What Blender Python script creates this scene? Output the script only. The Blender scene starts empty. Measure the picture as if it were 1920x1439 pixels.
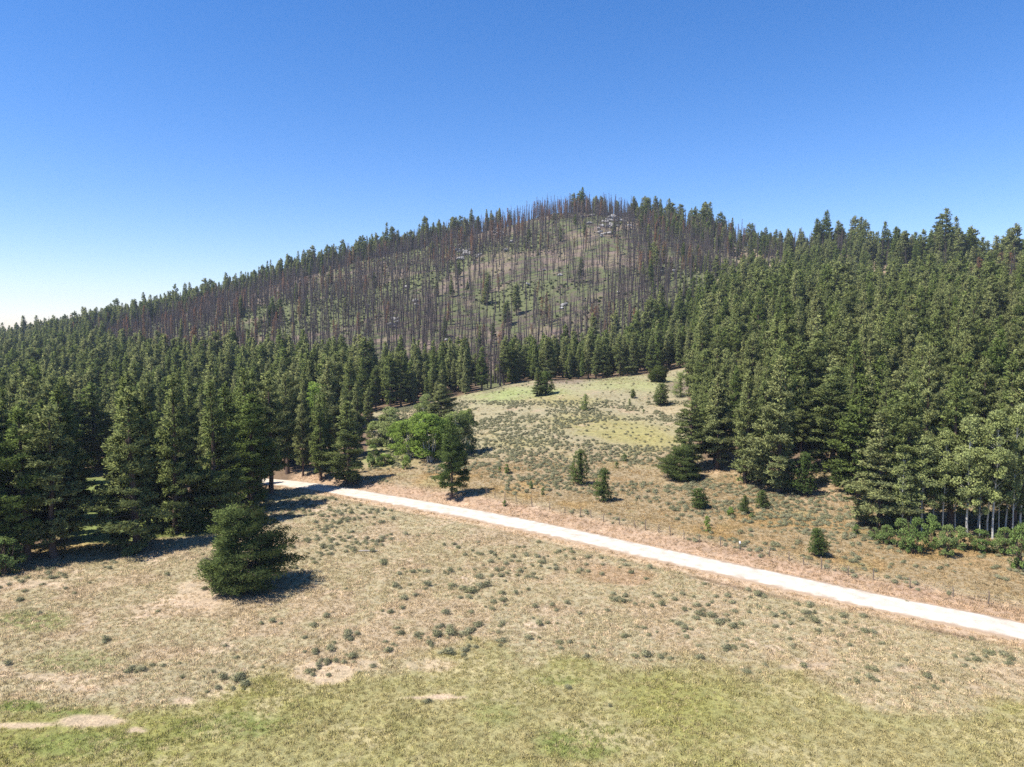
import bpy, math, random
import numpy as np
from mathutils import Vector

scene = bpy.context.scene
R = math.radians

# ------------------------------------------------------------------ camera
CAM_H = 30.0
FPX = 1331.0
HOR = 625.0
PITCH = math.atan((719.5 - HOR) / FPX)
cam_d = bpy.data.cameras.new("camera")
cam_d.sensor_width = 36.0
cam_d.lens = 36.0 * FPX / 1920.0
cam_d.clip_end = 20000.0
cam = bpy.data.objects.new("camera", cam_d)
scene.collection.objects.link(cam)
cam.location = (0, 0, CAM_H)
cam.rotation_euler = (R(90) - PITCH, 0, 0)
scene.camera = cam

# ------------------------------------------------------------------ sky, sun, exposure
SUN_EL, SUN_AZ = R(59), R(-114)          # azimuth from +y, clockwise: the sun stands to the left and a little behind
world = bpy.data.worlds.new("World")
scene.world = world
world.use_nodes = True
wn, wl = world.node_tree.nodes, world.node_tree.links
bg = wn["Background"]
sky = wn.new("ShaderNodeTexSky")
sky.sky_type = 'NISHITA'
sky.sun_disc = False
sky.sun_elevation = SUN_EL
sky.sun_rotation = SUN_AZ
sky.altitude = 600
sky.air_density = 1.0
sky.dust_density = 0.3
sky.ozone_density = 2.2
hs = wn.new("ShaderNodeHueSaturation"); hs.inputs['Saturation'].default_value = 1.34
wl.new(sky.outputs[0], hs.inputs['Color']); tint = wn.new("ShaderNodeMix"); tint.data_type = 'RGBA'; tint.blend_type = 'MULTIPLY'; tint.inputs[0].default_value = 1.0
tint.inputs[7].default_value = (1.02, .93, 1.08, 1)
wl.new(hs.outputs[0], tint.inputs[6]); wl.new(tint.outputs[2], bg.inputs[0])
bg.inputs[1].default_value = 0.1
sun_d = bpy.data.lights.new("sun", 'SUN')
sun_d.energy = 4.8
sun_d.angle = R(0.5)
sun_d.color = (1.0, 0.95, 0.87)
sun = bpy.data.objects.new("sun", sun_d)
scene.collection.objects.link(sun)
sdir = Vector((math.sin(SUN_AZ) * math.cos(SUN_EL), math.cos(SUN_AZ) * math.cos(SUN_EL), math.sin(SUN_EL)))
sun.rotation_euler = sdir.to_track_quat('Z', 'Y').to_euler()
sun.location = (-60, -20, 120)
scene.view_settings.view_transform = 'Standard'
scene.view_settings.look = 'None'
scene.view_settings.exposure = 0.86
scene.view_settings.gamma = 1.0
scene.cycles.max_bounces = 5
scene.cycles.diffuse_bounces = 3
scene.cycles.transmission_bounces = 3
scene.cycles.transparent_max_bounces = 4
scene.cycles.use_denoising = False

# ------------------------------------------------------------------ noise and interpolation
def _hash(i, j, s):
    h = (i * 374761393 + j * 668265263 + s * 974634777) & 0xffffffff
    h = ((h ^ (h >> 13)) * 1274126177) & 0xffffffff
    return ((h ^ (h >> 16)) & 0xffff) / 65535.0

def vnoise(x, y, s=0):
    xi, yi = np.floor(x).astype(np.int64), np.floor(y).astype(np.int64)
    fx, fy = x - xi, y - yi
    fx, fy = fx * fx * (3 - 2 * fx), fy * fy * (3 - 2 * fy)
    a, b = _hash(xi, yi, s), _hash(xi + 1, yi, s)
    c, d = _hash(xi, yi + 1, s), _hash(xi + 1, yi + 1, s)
    return (a * (1 - fx) + b * fx) * (1 - fy) + (c * (1 - fx) + d * fx) * fy

def fbm(x, y, scale, octaves=4, s=0):
    x, y = np.asarray(x, float) / scale, np.asarray(y, float) / scale
    t, amp, tot = 0, 1.0, 0
    for o in range(octaves):
        t = t + amp * vnoise(x * 2 ** o + 17.3 * o, y * 2 ** o + 9.1 * o, s + o)
        tot += amp
        amp *= 0.5
    return t / tot                                   # 0..1, about 0.5

def sstep(a, b, x):
    t = np.clip((np.asarray(x, float) - a) / (b - a), 0, 1)
    return t * t * (3 - 2 * t)

def itp(x, pairs):
    return np.interp(x, [p[0] for p in pairs], [p[1] for p in pairs])

CT, ST = math.cos(PITCH), math.sin(PITCH)
def project(x, y, z):
    z = np.asarray(z) - CAM_H
    dep = np.maximum(y * CT - z * ST, 1e-3)
    up = y * ST + z * CT
    return 960 + FPX * x / dep, 719.5 - FPX * up / dep
def ray(px, py):
    cx, cy = (px - 960) / FPX, -(py - 719.5) / FPX
    dy = CT + cy * ST
    return cx / dy, (-ST + cy * CT) / dy              # per metre of y: x and z

# ------------------------------------------------------------------ terrain: valley floor, knoll and hill
DK = [0, 60, 90, 130, 180, 250, 320, 400, 500, 600, 700, 760, 800]
COLS = {   # photo column: ground height at the distances DK, then the crest distance
    -300: [0, 0, 0, -1, -4, -5, -4, -2, 2, 5, 8, 9, 10, 800],
    0:    [0, 0, 0, -1, -4, -5, -3, 0, 5, 9, 12, 13, 14, 800],
    200:  [0, 0, 0, -1, -4, -4, -1, 5, 15, 26, 35, 38, 39, 790],
    400:  [0, 0, 0, -.5, -3, -3, 2, 12, 30, 46, 58, 63, 64, 775],
    600:  [0, 0, 0, 0, -1, 0, 4, 17, 40, 64, 88, 101, 103, 770],
    800:  [0, 0, 0, 0, 1, 4, 7, 22, 50, 82, 113, 125, 128, 760],
    1000: [0, 0, 0, .5, 4, 12.5, 9, 27, 60, 96, 136, 157, 160, 750],
    1100: [0, 0, 0, .5, 5, 14, 10, 30, 68, 104, 144, 163, 166, 745],
    1200: [0, 0, 0, .5, 5, 14.5, 12, 34, 74, 106, 140, 150, 150, 730],
    1300: [0, 0, 0, 1, 6, 15.5, 18, 42, 76, 104, 134, 136, 136, 700],
    1400: [0, 0, 0, 1.5, 8, 20, 33, 48, 69, 98, 126, 126, 126, 660],
    1600: [0, 0, 0, 2.5, 12, 26, 36, 41, 72, 104, 106, 104, 102, 590],
    1800: [0, 0, .2, 4, 15, 30, 40, 46, 88, 92, 84, 80, 78, 500],
    2000: [0, 0, .4, 5, 17, 34, 47, 60, 80, 84, 74, 70, 68, 440],
    2300: [0, 0, .5, 5, 18, 37, 58, 80, 84, 80, 74, 70, 68, 430],
}
_du = np.arange(0, 1601, 5.0)
_pxs = sorted(COLS)
_prof = []
for p in _pxs:
    c = COLS[p]
    z = np.interp(_du, DK, c[:-1])
    cr = c[-1]
    zc = np.interp(cr, _du, z)
    z = np.where(_du > cr, zc - (_du - cr) * 0.32 - 0.0006 * (_du - cr) ** 2 * 0, z)
    k = np.exp(-0.5 * (np.arange(-12, 13) / 4.0) ** 2); k /= k.sum()
    kz = np.convolve(np.pad(z, 12, 'edge'), k, 'valid')
    _prof.append(kz)
_prof = np.array(_prof)
_us = np.linspace(-300, 2300, 261)
def _cub(xs, ys, xq):
    m = np.zeros_like(ys)
    h = np.diff(xs)[:, None]
    dl = np.diff(ys, axis=0) / h
    m[1:-1] = (dl[:-1] + dl[1:]) / 2
    m[0], m[-1] = dl[0], dl[-1]
    i = np.clip(np.searchsorted(xs, xq) - 1, 0, len(xs) - 2)
    hh = (xs[i + 1] - xs[i])[:, None]
    t = ((xq - xs[i]) / (xs[i + 1] - xs[i]))[:, None]
    t2, t3 = t * t, t * t * t
    return (2*t3 - 3*t2 + 1) * ys[i] + (t3 - 2*t2 + t) * hh * m[i] + (3*t2 - 2*t3) * ys[i+1] + (t3 - t2) * hh * m[i+1]
TAB = _cub(np.array(_pxs, float), _prof, _us)

def crest_d(px):
    return np.interp(px, _pxs, [COLS[p][-1] for p in _pxs])

def H0(x, y):
    x, y = np.asarray(x, float), np.asarray(y, float)
    yy = np.maximum(y, 25.0)
    col = np.clip((960 + FPX * x / yy + 300) / 10.0, 0, 259.999)
    row = np.clip(y / 5.0, 0, len(_du) - 1.001)
    i, j = col.astype(int), row.astype(int)
    a, b = col - i, row - j
    z = (TAB[i, j] * (1-a) + TAB[i+1, j] * a) * (1-b) + (TAB[i, j+1] * (1-a) + TAB[i+1, j+1] * a) * b
    far = sstep(180, 450, y)
    z = z + far * (11 * (fbm(x, y, 110, 3, 5) - .5) + 5 * (fbm(x, y, 28, 3, 9) - .5))
    z = z + sstep(110, 160, y) * 1.2 * (fbm(x, y, 30, 3, 12) - .5)
    z = z + 0.35 * (fbm(x, y, 9, 3, 21) - .5) + 0.5 * (fbm(x, y, 30, 2, 25) - .5)
    return z

# road centre line, from the photo's columns onto the valley floor
def hit0(px, py, f):
    ax, az = ray(px, py)
    ys = np.concatenate([np.arange(20, 400, 0.5), np.arange(400, 1100, 2.0)])
    g = CAM_H + az * ys - f(ax * ys, ys)
    k = np.argmax(g < 0)
    if g[k] >= 0: k = len(ys) - 1
    y = ys[k]
    if k > 0:
        t = g[k-1] / (g[k-1] - g[k]); y = ys[k-1] + t * (ys[k] - ys[k-1])
    return float(ax * y), float(y)

FLAT = lambda x, y: 0 * np.asarray(x) - 0.1
_rp = [(2500, 1315), (2200, 1250), (1920, 1192), (1600, 1124), (1440, 1087), (1280, 1052), (1100, 1012), (880, 966), (760, 942), (700, 930.5), (620, 914), (570, 906), (530, 899), (480, 892), (420, 886), (340, 880)]
RP = np.array([hit0(px, py, FLAT) for px, py in _rp])
def resample(P, step):
    d = np.r_[0, np.cumsum(np.hypot(*np.diff(P, axis=0).T))]
    s = np.arange(0, d[-1], step)
    Q = np.c_[np.interp(s, d, P[:, 0]), np.interp(s, d, P[:, 1])]
    k = np.ones(9) / 9
    for c in (0, 1):
        Q[4:-4, c] = np.convolve(Q[:, c], k, 'valid')
    return Q
ROAD = resample(RP, 1.5)
_t = np.gradient(ROAD, axis=0); _t /= np.hypot(_t[:, 0], _t[:, 1])[:, None]
ROADN = np.c_[-_t[:, 1], _t[:, 0]]                  # side vector
if ROADN[len(ROADN)//2, 1] < 0: ROADN = -ROADN       # points away from the camera: the fence side
_rz = H0(ROAD[:, 0], ROAD[:, 1])
_rz = np.convolve(np.pad(_rz, 8, 'edge'), np.ones(17) / 17, 'valid')
HALF = 2.55

def road_sd(x, y):
    """signed distance to the centre line (positive on the far side), and its height there"""
    x, y = np.atleast_1d(np.asarray(x, float)), np.atleast_1d(np.asarray(y, float))
    sd, rz = np.full(x.shape, 99.0), np.zeros(x.shape)
    idx = np.where((y > 35) & (y < 185))[0] if x.ndim == 1 else None
    for s in range(0, len(idx), 20000):
        q = idx[s:s+20000]
        dx = x[q][:, None] - ROAD[None, :, 0]; dy = y[q][:, None] - ROAD[None, :, 1]
        d2 = dx * dx + dy * dy
        k = np.argmin(d2, axis=1)
        sgn = np.sign(dx[np.arange(len(q)), k] * ROADN[k, 0] + dy[np.arange(len(q)), k] * ROADN[k, 1])
        # distance along the normal is smoother than the point distance
        dn = np.abs(dx[np.arange(len(q)), k] * ROADN[k, 0] + dy[np.arange(len(q)), k] * ROADN[k, 1])
        dd = np.where(np.sqrt(d2[np.arange(len(q)), k]) > dn + 1.5, np.sqrt(d2[np.arange(len(q)), k]), dn)
        sd[q] = sgn * dd
        rz[q] = _rz[k]
    return sd, rz

def H(x, y):
    sh = np.shape(x)
    x, y = np.atleast_1d(np.asarray(x, float)).ravel(), np.atleast_1d(np.asarray(y, float)).ravel()
    z = H0(x, y)
    sd, rz = road_sd(x, y)
    # cut bank on the far side, a shallow ditch on the near side
    bank = 0.9 * sstep(3.2, 7.5, sd) * (1 - sstep(20, 45, sd)) * sstep(-75, -20, -x * 0 - np.abs(x + 8))
    ditch = -0.3 * np.exp(-((sd + 4.4) / 0.8) ** 2) - 0.18 * np.exp(-((sd - 3.6) / 0.6) ** 2)
    z = z + bank + ditch
    w = 1 - sstep(HALF - 0.2, HALF + 1.6, np.abs(sd))
    z = z * (1 - w) + (rz - 0.10) * w
    return z.reshape(sh) if sh else float(z[0])

def hit(px, py):
    x, y = hit0(px, py, H)
    return x, y, H(x, y)

# ------------------------------------------------------------------ materials
def new_mat(name):
    m = bpy.data.materials.new(name)
    m.use_nodes = True
    nt = m.node_tree
    for n in list(nt.nodes):
        nt.nodes.remove(n)
    out = nt.nodes.new("ShaderNodeOutputMaterial")
    return m, nt, out

def N(nt, t, **kw):
    n = nt.nodes.new(t)
    for k, v in kw.items():
        if k.startswith('i_'):
            n.inputs[k[2:].replace('_', ' ')].default_value = v
        else:
            setattr(n, k, v)
    return n

def mixc(nt, fac, a, b, mode='MIX'):
    m = nt.nodes.new("ShaderNodeMix")
    m.data_type = 'RGBA'; m.blend_type = mode
    for sock, v in ((m.inputs[0], fac), (m.inputs[6], a), (m.inputs[7], b)):
        if hasattr(v, 'links'): nt.links.new(v, sock)
        elif isinstance(v, (int, float)): sock.default_value = v
        else: sock.default_value = (*v, 1) if len(v) == 3 else v
    return m.outputs[2]

def ramp(nt, src, a, b, lo=0.0, hi=1.0):
    m = nt.nodes.new("ShaderNodeMapRange")
    nt.links.new(src, m.inputs[0])
    m.inputs[1].default_value, m.inputs[2].default_value = a, b
    m.inputs[3].default_value, m.inputs[4].default_value = lo, hi
    return m.outputs[0]

def foliage_mat(name, c1, c2, trans=0.25, patch=None, nscale=0.9, attr=False, up=1.0, nmix=.72):
    m, nt, out = new_mat(name)
    oi = N(nt, "ShaderNodeObjectInfo")
    if attr:
        at = N(nt, "ShaderNodeAttribute", attribute_type='INSTANCER', attribute_name='col')
        col = at.outputs['Color']
        col = mixc(nt, ramp(nt, oi.outputs['Random'], 0, 1, 0.0, 0.35), col, c2)
    else:
        col = mixc(nt, oi.outputs['Random'], c1, c2)
    tc = N(nt, "ShaderNodeTexCoord")
    nz = N(nt, "ShaderNodeTexNoise", i_Scale=nscale, i_Detail=3.0)
    nt.links.new(tc.outputs['Object'], nz.inputs['Vector'])
    col = mixc(nt, 1.0, col, mixc(nt, ramp(nt, nz.outputs[0], .3, .7), (.72, .75, .8), (1.25, 1.22, 1.1)), 'MULTIPLY')
    if patch:
        col = mixc(nt, ramp(nt, nz.outputs[0], .52, .66), col, patch)
    # leaf-to-leaf difference
    geo = N(nt, "ShaderNodeNewGeometry")
    col = mixc(nt, 1.0, col, mixc(nt, geo.outputs['Random Per Island'], (.68, .7, .7), (1.35, 1.3, 1.2)), 'MULTIPLY')
    d = N(nt, "ShaderNodeBsdfDiffuse"); t = N(nt, "ShaderNodeBsdfTranslucent")
    nt.links.new(col, d.inputs[0]); nt.links.new(col, t.inputs[0])
    # leaf masses shade like the round clumps they make up: bend the normal outwards from the plant's axis
    vm = N(nt, "ShaderNodeVectorMath", operation='MULTIPLY'); vm.inputs[1].default_value = (1, 1, 0)
    va = N(nt, "ShaderNodeVectorMath", operation='ADD'); va.inputs[1].default_value = (0, 0, up)
    vt = N(nt, "ShaderNodeVectorTransform", vector_type='VECTOR', convert_from='OBJECT', convert_to='WORLD')
    vn = N(nt, "ShaderNodeVectorMath", operation='NORMALIZE')
    vx = N(nt, "ShaderNodeMix", data_type='VECTOR'); vx.inputs[0].default_value = nmix
    vo = N(nt, "ShaderNodeVectorMath", operation='NORMALIZE')
    nt.links.new(tc.outputs['Object'], vm.inputs[0]); nt.links.new(vm.outputs[0], va.inputs[0]); nt.links.new(va.outputs[0], vt.inputs[0])
    nt.links.new(vt.outputs[0], vn.inputs[0]); nt.links.new(geo.outputs['Normal'], vx.inputs[4]); nt.links.new(vn.outputs[0], vx.inputs[5])
    nt.links.new(vx.outputs[1], vo.inputs[0]); nt.links.new(vo.outputs[0], d.inputs['Normal'])
    mx = N(nt, "ShaderNodeMixShader"); mx.inputs[0].default_value = trans
    nt.links.new(d.outputs[0], mx.inputs[1]); nt.links.new(t.outputs[0], mx.inputs[2])
    nt.links.new(mx.outputs[0], out.inputs[0])
    return m

def rough_mat(name, c1, c2, nscale=3.0, stretch=(1, 1, 1), rough=.9, bump=0.0, bscale=None):
    m, nt, out = new_mat(name)
    tc = N(nt, "ShaderNodeTexCoord")
    mp = N(nt, "ShaderNodeMapping"); mp.inputs['Scale'].default_value = stretch
    nt.links.new(tc.outputs['Object'], mp.inputs[0])
    nz = N(nt, "ShaderNodeTexNoise", i_Scale=nscale, i_Detail=6.0)
    nt.links.new(mp.outputs[0], nz.inputs['Vector'])
    col = mixc(nt, ramp(nt, nz.outputs[0], .3, .7), c1, c2)
    p = N(nt, "ShaderNodeBsdfPrincipled"); p.inputs['Roughness'].default_value = rough
    nt.links.new(col, p.inputs['Base Color'])
    if bump:
        b = N(nt, "ShaderNodeBump"); b.inputs['Distance'].default_value = bump
        nt.links.new(nz.outputs[0], b.inputs['Height']); nt.links.new(b.outputs[0], p.inputs['Normal'])
    nt.links.new(p.outputs[0], out.inputs[0])
    return m

M = {}
M['pine'] = foliage_mat("pine_needles", (.13, .175, .052), (.25, .27, .12))
M['pine_dark'] = foliage_mat("dark_pine_needles", (.105, .148, .048), (.135, .172, .06))
M['pine_young'] = foliage_mat("young_pine_needles", (.085, .13, .04), (.11, .15, .05))
M['red'] = foliage_mat("red_dead_needles", (.27, .13, .07), (.24, .15, .10), .2)
M['aspen'] = foliage_mat("aspen_leaves", (.28, .33, .12), (.35, .385, .185), .4)
M['bright'] = foliage_mat("bright_leaves", (.22, .32, .07), (.27, .36, .10), .4)
M['greyleaf'] = foliage_mat("grey_green_leaves", (.23, .29, .095), (.28, .33, .14), .35)
M['juniper'] = foliage_mat("olive_shrub_leaves", (.075, .095, .03), (.09, .11, .035), .2)
M['undergrowth'] = foliage_mat("undergrowth_leaves", (.15, .22, .07), (.20, .26, .10), .35)
M['sage'] = foliage_mat("sage_leaves", (.28, .28, .165), (.37, .36, .235), .2, nscale=2.5, up=.35)
M['brush'] = foliage_mat("hillside_brush_leaves", (.07, .095, .034), (.11, .125, .05), .25, nscale=.5, up=.5)
M['grass'] = foliage_mat("grass_blades", (.2, .2, .1), (.30, .25, .14), .3, attr=True, up=3.0, nmix=.85)
M['bark'] = rough_mat("pine_bark", (.07, .045, .034), (.13, .085, .062), 4, (1, 1, .3), bump=.03)
M['pale_bark'] = rough_mat("aspen_bark", (.34, .33, .29), (.54, .53, .48), 3, (1, 1, 1.5))
M['char'] = rough_mat("charred_bark", (.028, .023, .024), (.07, .058, .058), 1.2, (1, 1, .3))
M['twig'] = foliage_mat("scorched_twigs", (.118, .095, .092), (.17, .135, .128), .1, nmix=.2)
M['rock'] = rough_mat("granite", (.20, .19, .18), (.42, .40, .38), 1.2, bump=.12)
M['post'] = rough_mat("weathered_post_wood", (.12, .09, .065), (.22, .17, .13), 6, (1, 1, .2))
M['wire'] = rough_mat("fence_wire_metal", (.2, .19, .18), (.3, .28, .26), 9, rough=.5)
M['white'] = rough_mat("white_cap_paint", (.75, .73, .7), (.8, .8, .78), 9, rough=.6)
M['log'] = rough_mat("grey_deadwood", (.20, .17, .15), (.36, .33, .30), 3, (1, 1, .3))

# ground
gm, nt, out = new_mat("ground_soil_and_grass")
ca = N(nt, "ShaderNodeAttribute", attribute_name='ca'); cb = N(nt, "ShaderNodeAttribute", attribute_name='cb')
bi = N(nt, "ShaderNodeAttribute", attribute_name='bias')
tc = N(nt, "ShaderNodeNewGeometry")
def gnoise(scale, detail=5.0, rough=.6):
    n = N(nt, "ShaderNodeTexNoise", i_Scale=scale, i_Detail=detail, i_Roughness=rough)
    nt.links.new(tc.outputs['Position'], n.inputs['Vector'])
    return n.outputs[0]
nA, nB, nC, nD = gnoise(.11, 7, .68), gnoise(.9, 6, .65), gnoise(5.0, 4, .6), gnoise(1.9, 3, .6)
ad = N(nt, "ShaderNodeMath", operation='ADD'); nt.links.new(nA, ad.inputs[0]); nt.links.new(bi.outputs['Fac'], ad.inputs[1])
col = mixc(nt, ramp(nt, ad.outputs[0], .46, .56), ca.outputs['Color'], cb.outputs['Color'])
col = mixc(nt, 1.0, col, mixc(nt, ramp(nt, nB, .25, .75), (.66, .68, .70), (1.32, 1.30, 1.26)), 'MULTIPLY')
col = mixc(nt, 1.0, col, mixc(nt, ramp(nt, nC, .28, .72), (.70, .70, .70), (1.28, 1.27, 1.25)), 'MULTIPLY')
p = N(nt, "ShaderNodeBsdfPrincipled"); p.inputs['Roughness'].default_value = .95; p.inputs['Specular IOR Level'].default_value = .1
nt.links.new(col, p.inputs['Base Color'])
b1 = N(nt, "ShaderNodeBump"); b1.inputs['Distance'].default_value = .22; nt.links.new(nB, b1.inputs['Height'])
b2 = N(nt, "ShaderNodeBump"); b2.inputs['Distance'].default_value = .10; nt.links.new(nC, b2.inputs['Height']); nt.links.new(b1.outputs[0], b2.inputs['Normal'])
nt.links.new(b2.outputs[0], p.inputs['Normal'])
nt.links.new(p.outputs[0], out.inputs[0])
M['ground'] = gm

# road gravel
rm, nt, out = new_mat("pale_gravel")
tc = N(nt, "ShaderNodeNewGeometry"); ed = N(nt, "ShaderNodeAttribute", attribute_name='edge')
def rn(scale, det=4.0):
    n = N(nt, "ShaderNodeTexNoise", i_Scale=scale, i_Detail=det); nt.links.new(tc.outputs['Position'], n.inputs['Vector']); return n.outputs[0]
n1, n2 = rn(.8, 6), rn(9, 3)
base = mixc(nt, ramp(nt, n1, .3, .7), (.62, .545, .45), (.45, .39, .315))
base = mixc(nt, 1.0, base, mixc(nt, ramp(nt, n2, .3, .7), (.86, .86, .86), (1.08, 1.08, 1.08)), 'MULTIPLY')
ad = N(nt, "ShaderNodeMath", operation='ADD'); nt.links.new(ed.outputs['Fac'], ad.inputs[0]); nt.links.new(n1, ad.inputs[1])
base = mixc(nt, ramp(nt, ad.outputs[0], .95, 1.45), base, (.30, .22, .15))
p = N(nt, "ShaderNodeBsdfPrincipled"); p.inputs['Roughness'].default_value = .95; p.inputs['Specular IOR Level'].default_value = .1
nt.links.new(base, p.inputs['Base Color'])
b1 = N(nt, "ShaderNodeBump"); b1.inputs['Distance'].default_value = .05; nt.links.new(n2, b1.inputs['Height']); nt.links.new(b1.outputs[0], p.inputs['Normal'])
nt.links.new(p.outputs[0], out.inputs[0])
M['road'] = rm

# ------------------------------------------------------------------ object helpers
COL = scene.collection
def link(o):
    COL.objects.link(o); return o
def tag(o, label=None, cat=None, group=None, kind=None):
    if label: o['label'] = label
    if cat: o['category'] = cat
    if group: o['group'] = group
    if kind: o['kind'] = kind
    return o
def mesh_from(name, V, F, mats, mi=None, smooth=False):
    """V (n,3); F list of (k, m) index arrays or one array"""
    me = bpy.data.meshes.new(name)
    if not isinstance(F, list): F = [F]
    F = [np.asarray(f, dtype=np.int32) for f in F if len(f)]
    V = np.asarray(V, dtype=np.float32)
    me.vertices.add(len(V)); me.vertices.foreach_set('co', V.ravel())
    loops = np.concatenate([f.ravel() for f in F])
    sizes = np.concatenate([np.full(len(f), f.shape[1], np.int32) for f in F])
    me.loops.add(len(loops)); me.loops.foreach_set('vertex_index', loops)
    me.polygons.add(len(sizes))
    me.polygons.foreach_set('loop_start', np.r_[0, np.cumsum(sizes)[:-1]].astype(np.int32))
    for m in mats: me.materials.append(m)
    if mi is not None:
        me.polygons.foreach_set('material_index', np.concatenate([np.full(len(f), k, np.int32) for f, k in zip(F, mi)]))
    me.update(calc_edges=True)
    if smooth: me.shade_smooth()
    return me
def fattr(me, name, arr, typ='FLOAT', dom='POINT'):
    a = me.attributes.new(name, typ, dom)
    a.data.foreach_set({'FLOAT': 'value', 'INT': 'value', 'FLOAT_COLOR': 'color', 'FLOAT_VECTOR': 'vector'}[typ], np.ascontiguousarray(arr).ravel())
def obj(name, me, parent=None, loc=(0, 0, 0)):
    o = bpy.data.objects.new(name, me); link(o); o.location = loc
    if parent: o.parent = parent
    return o

# ------------------------------------------------------------------ ground sheet
yr = [-120.0, -60, -20, 0, 15, 28]
y = 36.0
while y < 1000:
    yr.append(y); y += max(0.42, 0.0052 * y)
yr += [1030, 1080, 1150, 1250, 1400, 1800, 2400, 3200]
yr = np.array(yr)
NC = 620
sx = np.linspace(-1, 1, NC)
W = np.where(yr < 1000, 45 + 0.83 * np.maximum(yr, 0) , 45 + .83 * 1000 + (yr - 1000) * 2.2)
GX = sx[None, :] * W[:, None]
# coarse wings past the picture's sides
wing = np.array([1.06, 1.15, 1.3, 1.6, 2.2, 3.2])
SX = np.r_[-wing[::-1], sx, wing]
GX = SX[None, :] * W[:, None]
GY = np.repeat(yr[:, None], len(SX), 1)
gx, gy = GX.ravel(), GY.ravel()
gz = H(gx, gy)
gz = np.where(gy > 1600, np.minimum(gz, -60), gz)
gz = np.maximum(gz, -120)
nr, ncl = GX.shape
ii = (np.arange(nr - 1)[:, None] * ncl + np.arange(ncl - 1)[None, :]).ravel()
GF = np.c_[ii, ii + 1, ii + 1 + ncl, ii + ncl]
gme = mesh_from("ground", np.c_[gx, gy, gz], GF, [M['ground']], smooth=True)

TAN, GREEN, BARE = (.325, .275, .168), (.23, .222, .075), (.48, .37, .26)
RED, SAGEC, OCHRE = (.34, .21, .125), (.225, .215, .15), (.30, .20, .085)
YEL, HG, PINK = (.275, .245, .095), (.10, .112, .05), (.19, .14, .115)
FLOOR = (.15, .105, .07)
LUSH = (.16, .195, .06)

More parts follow.
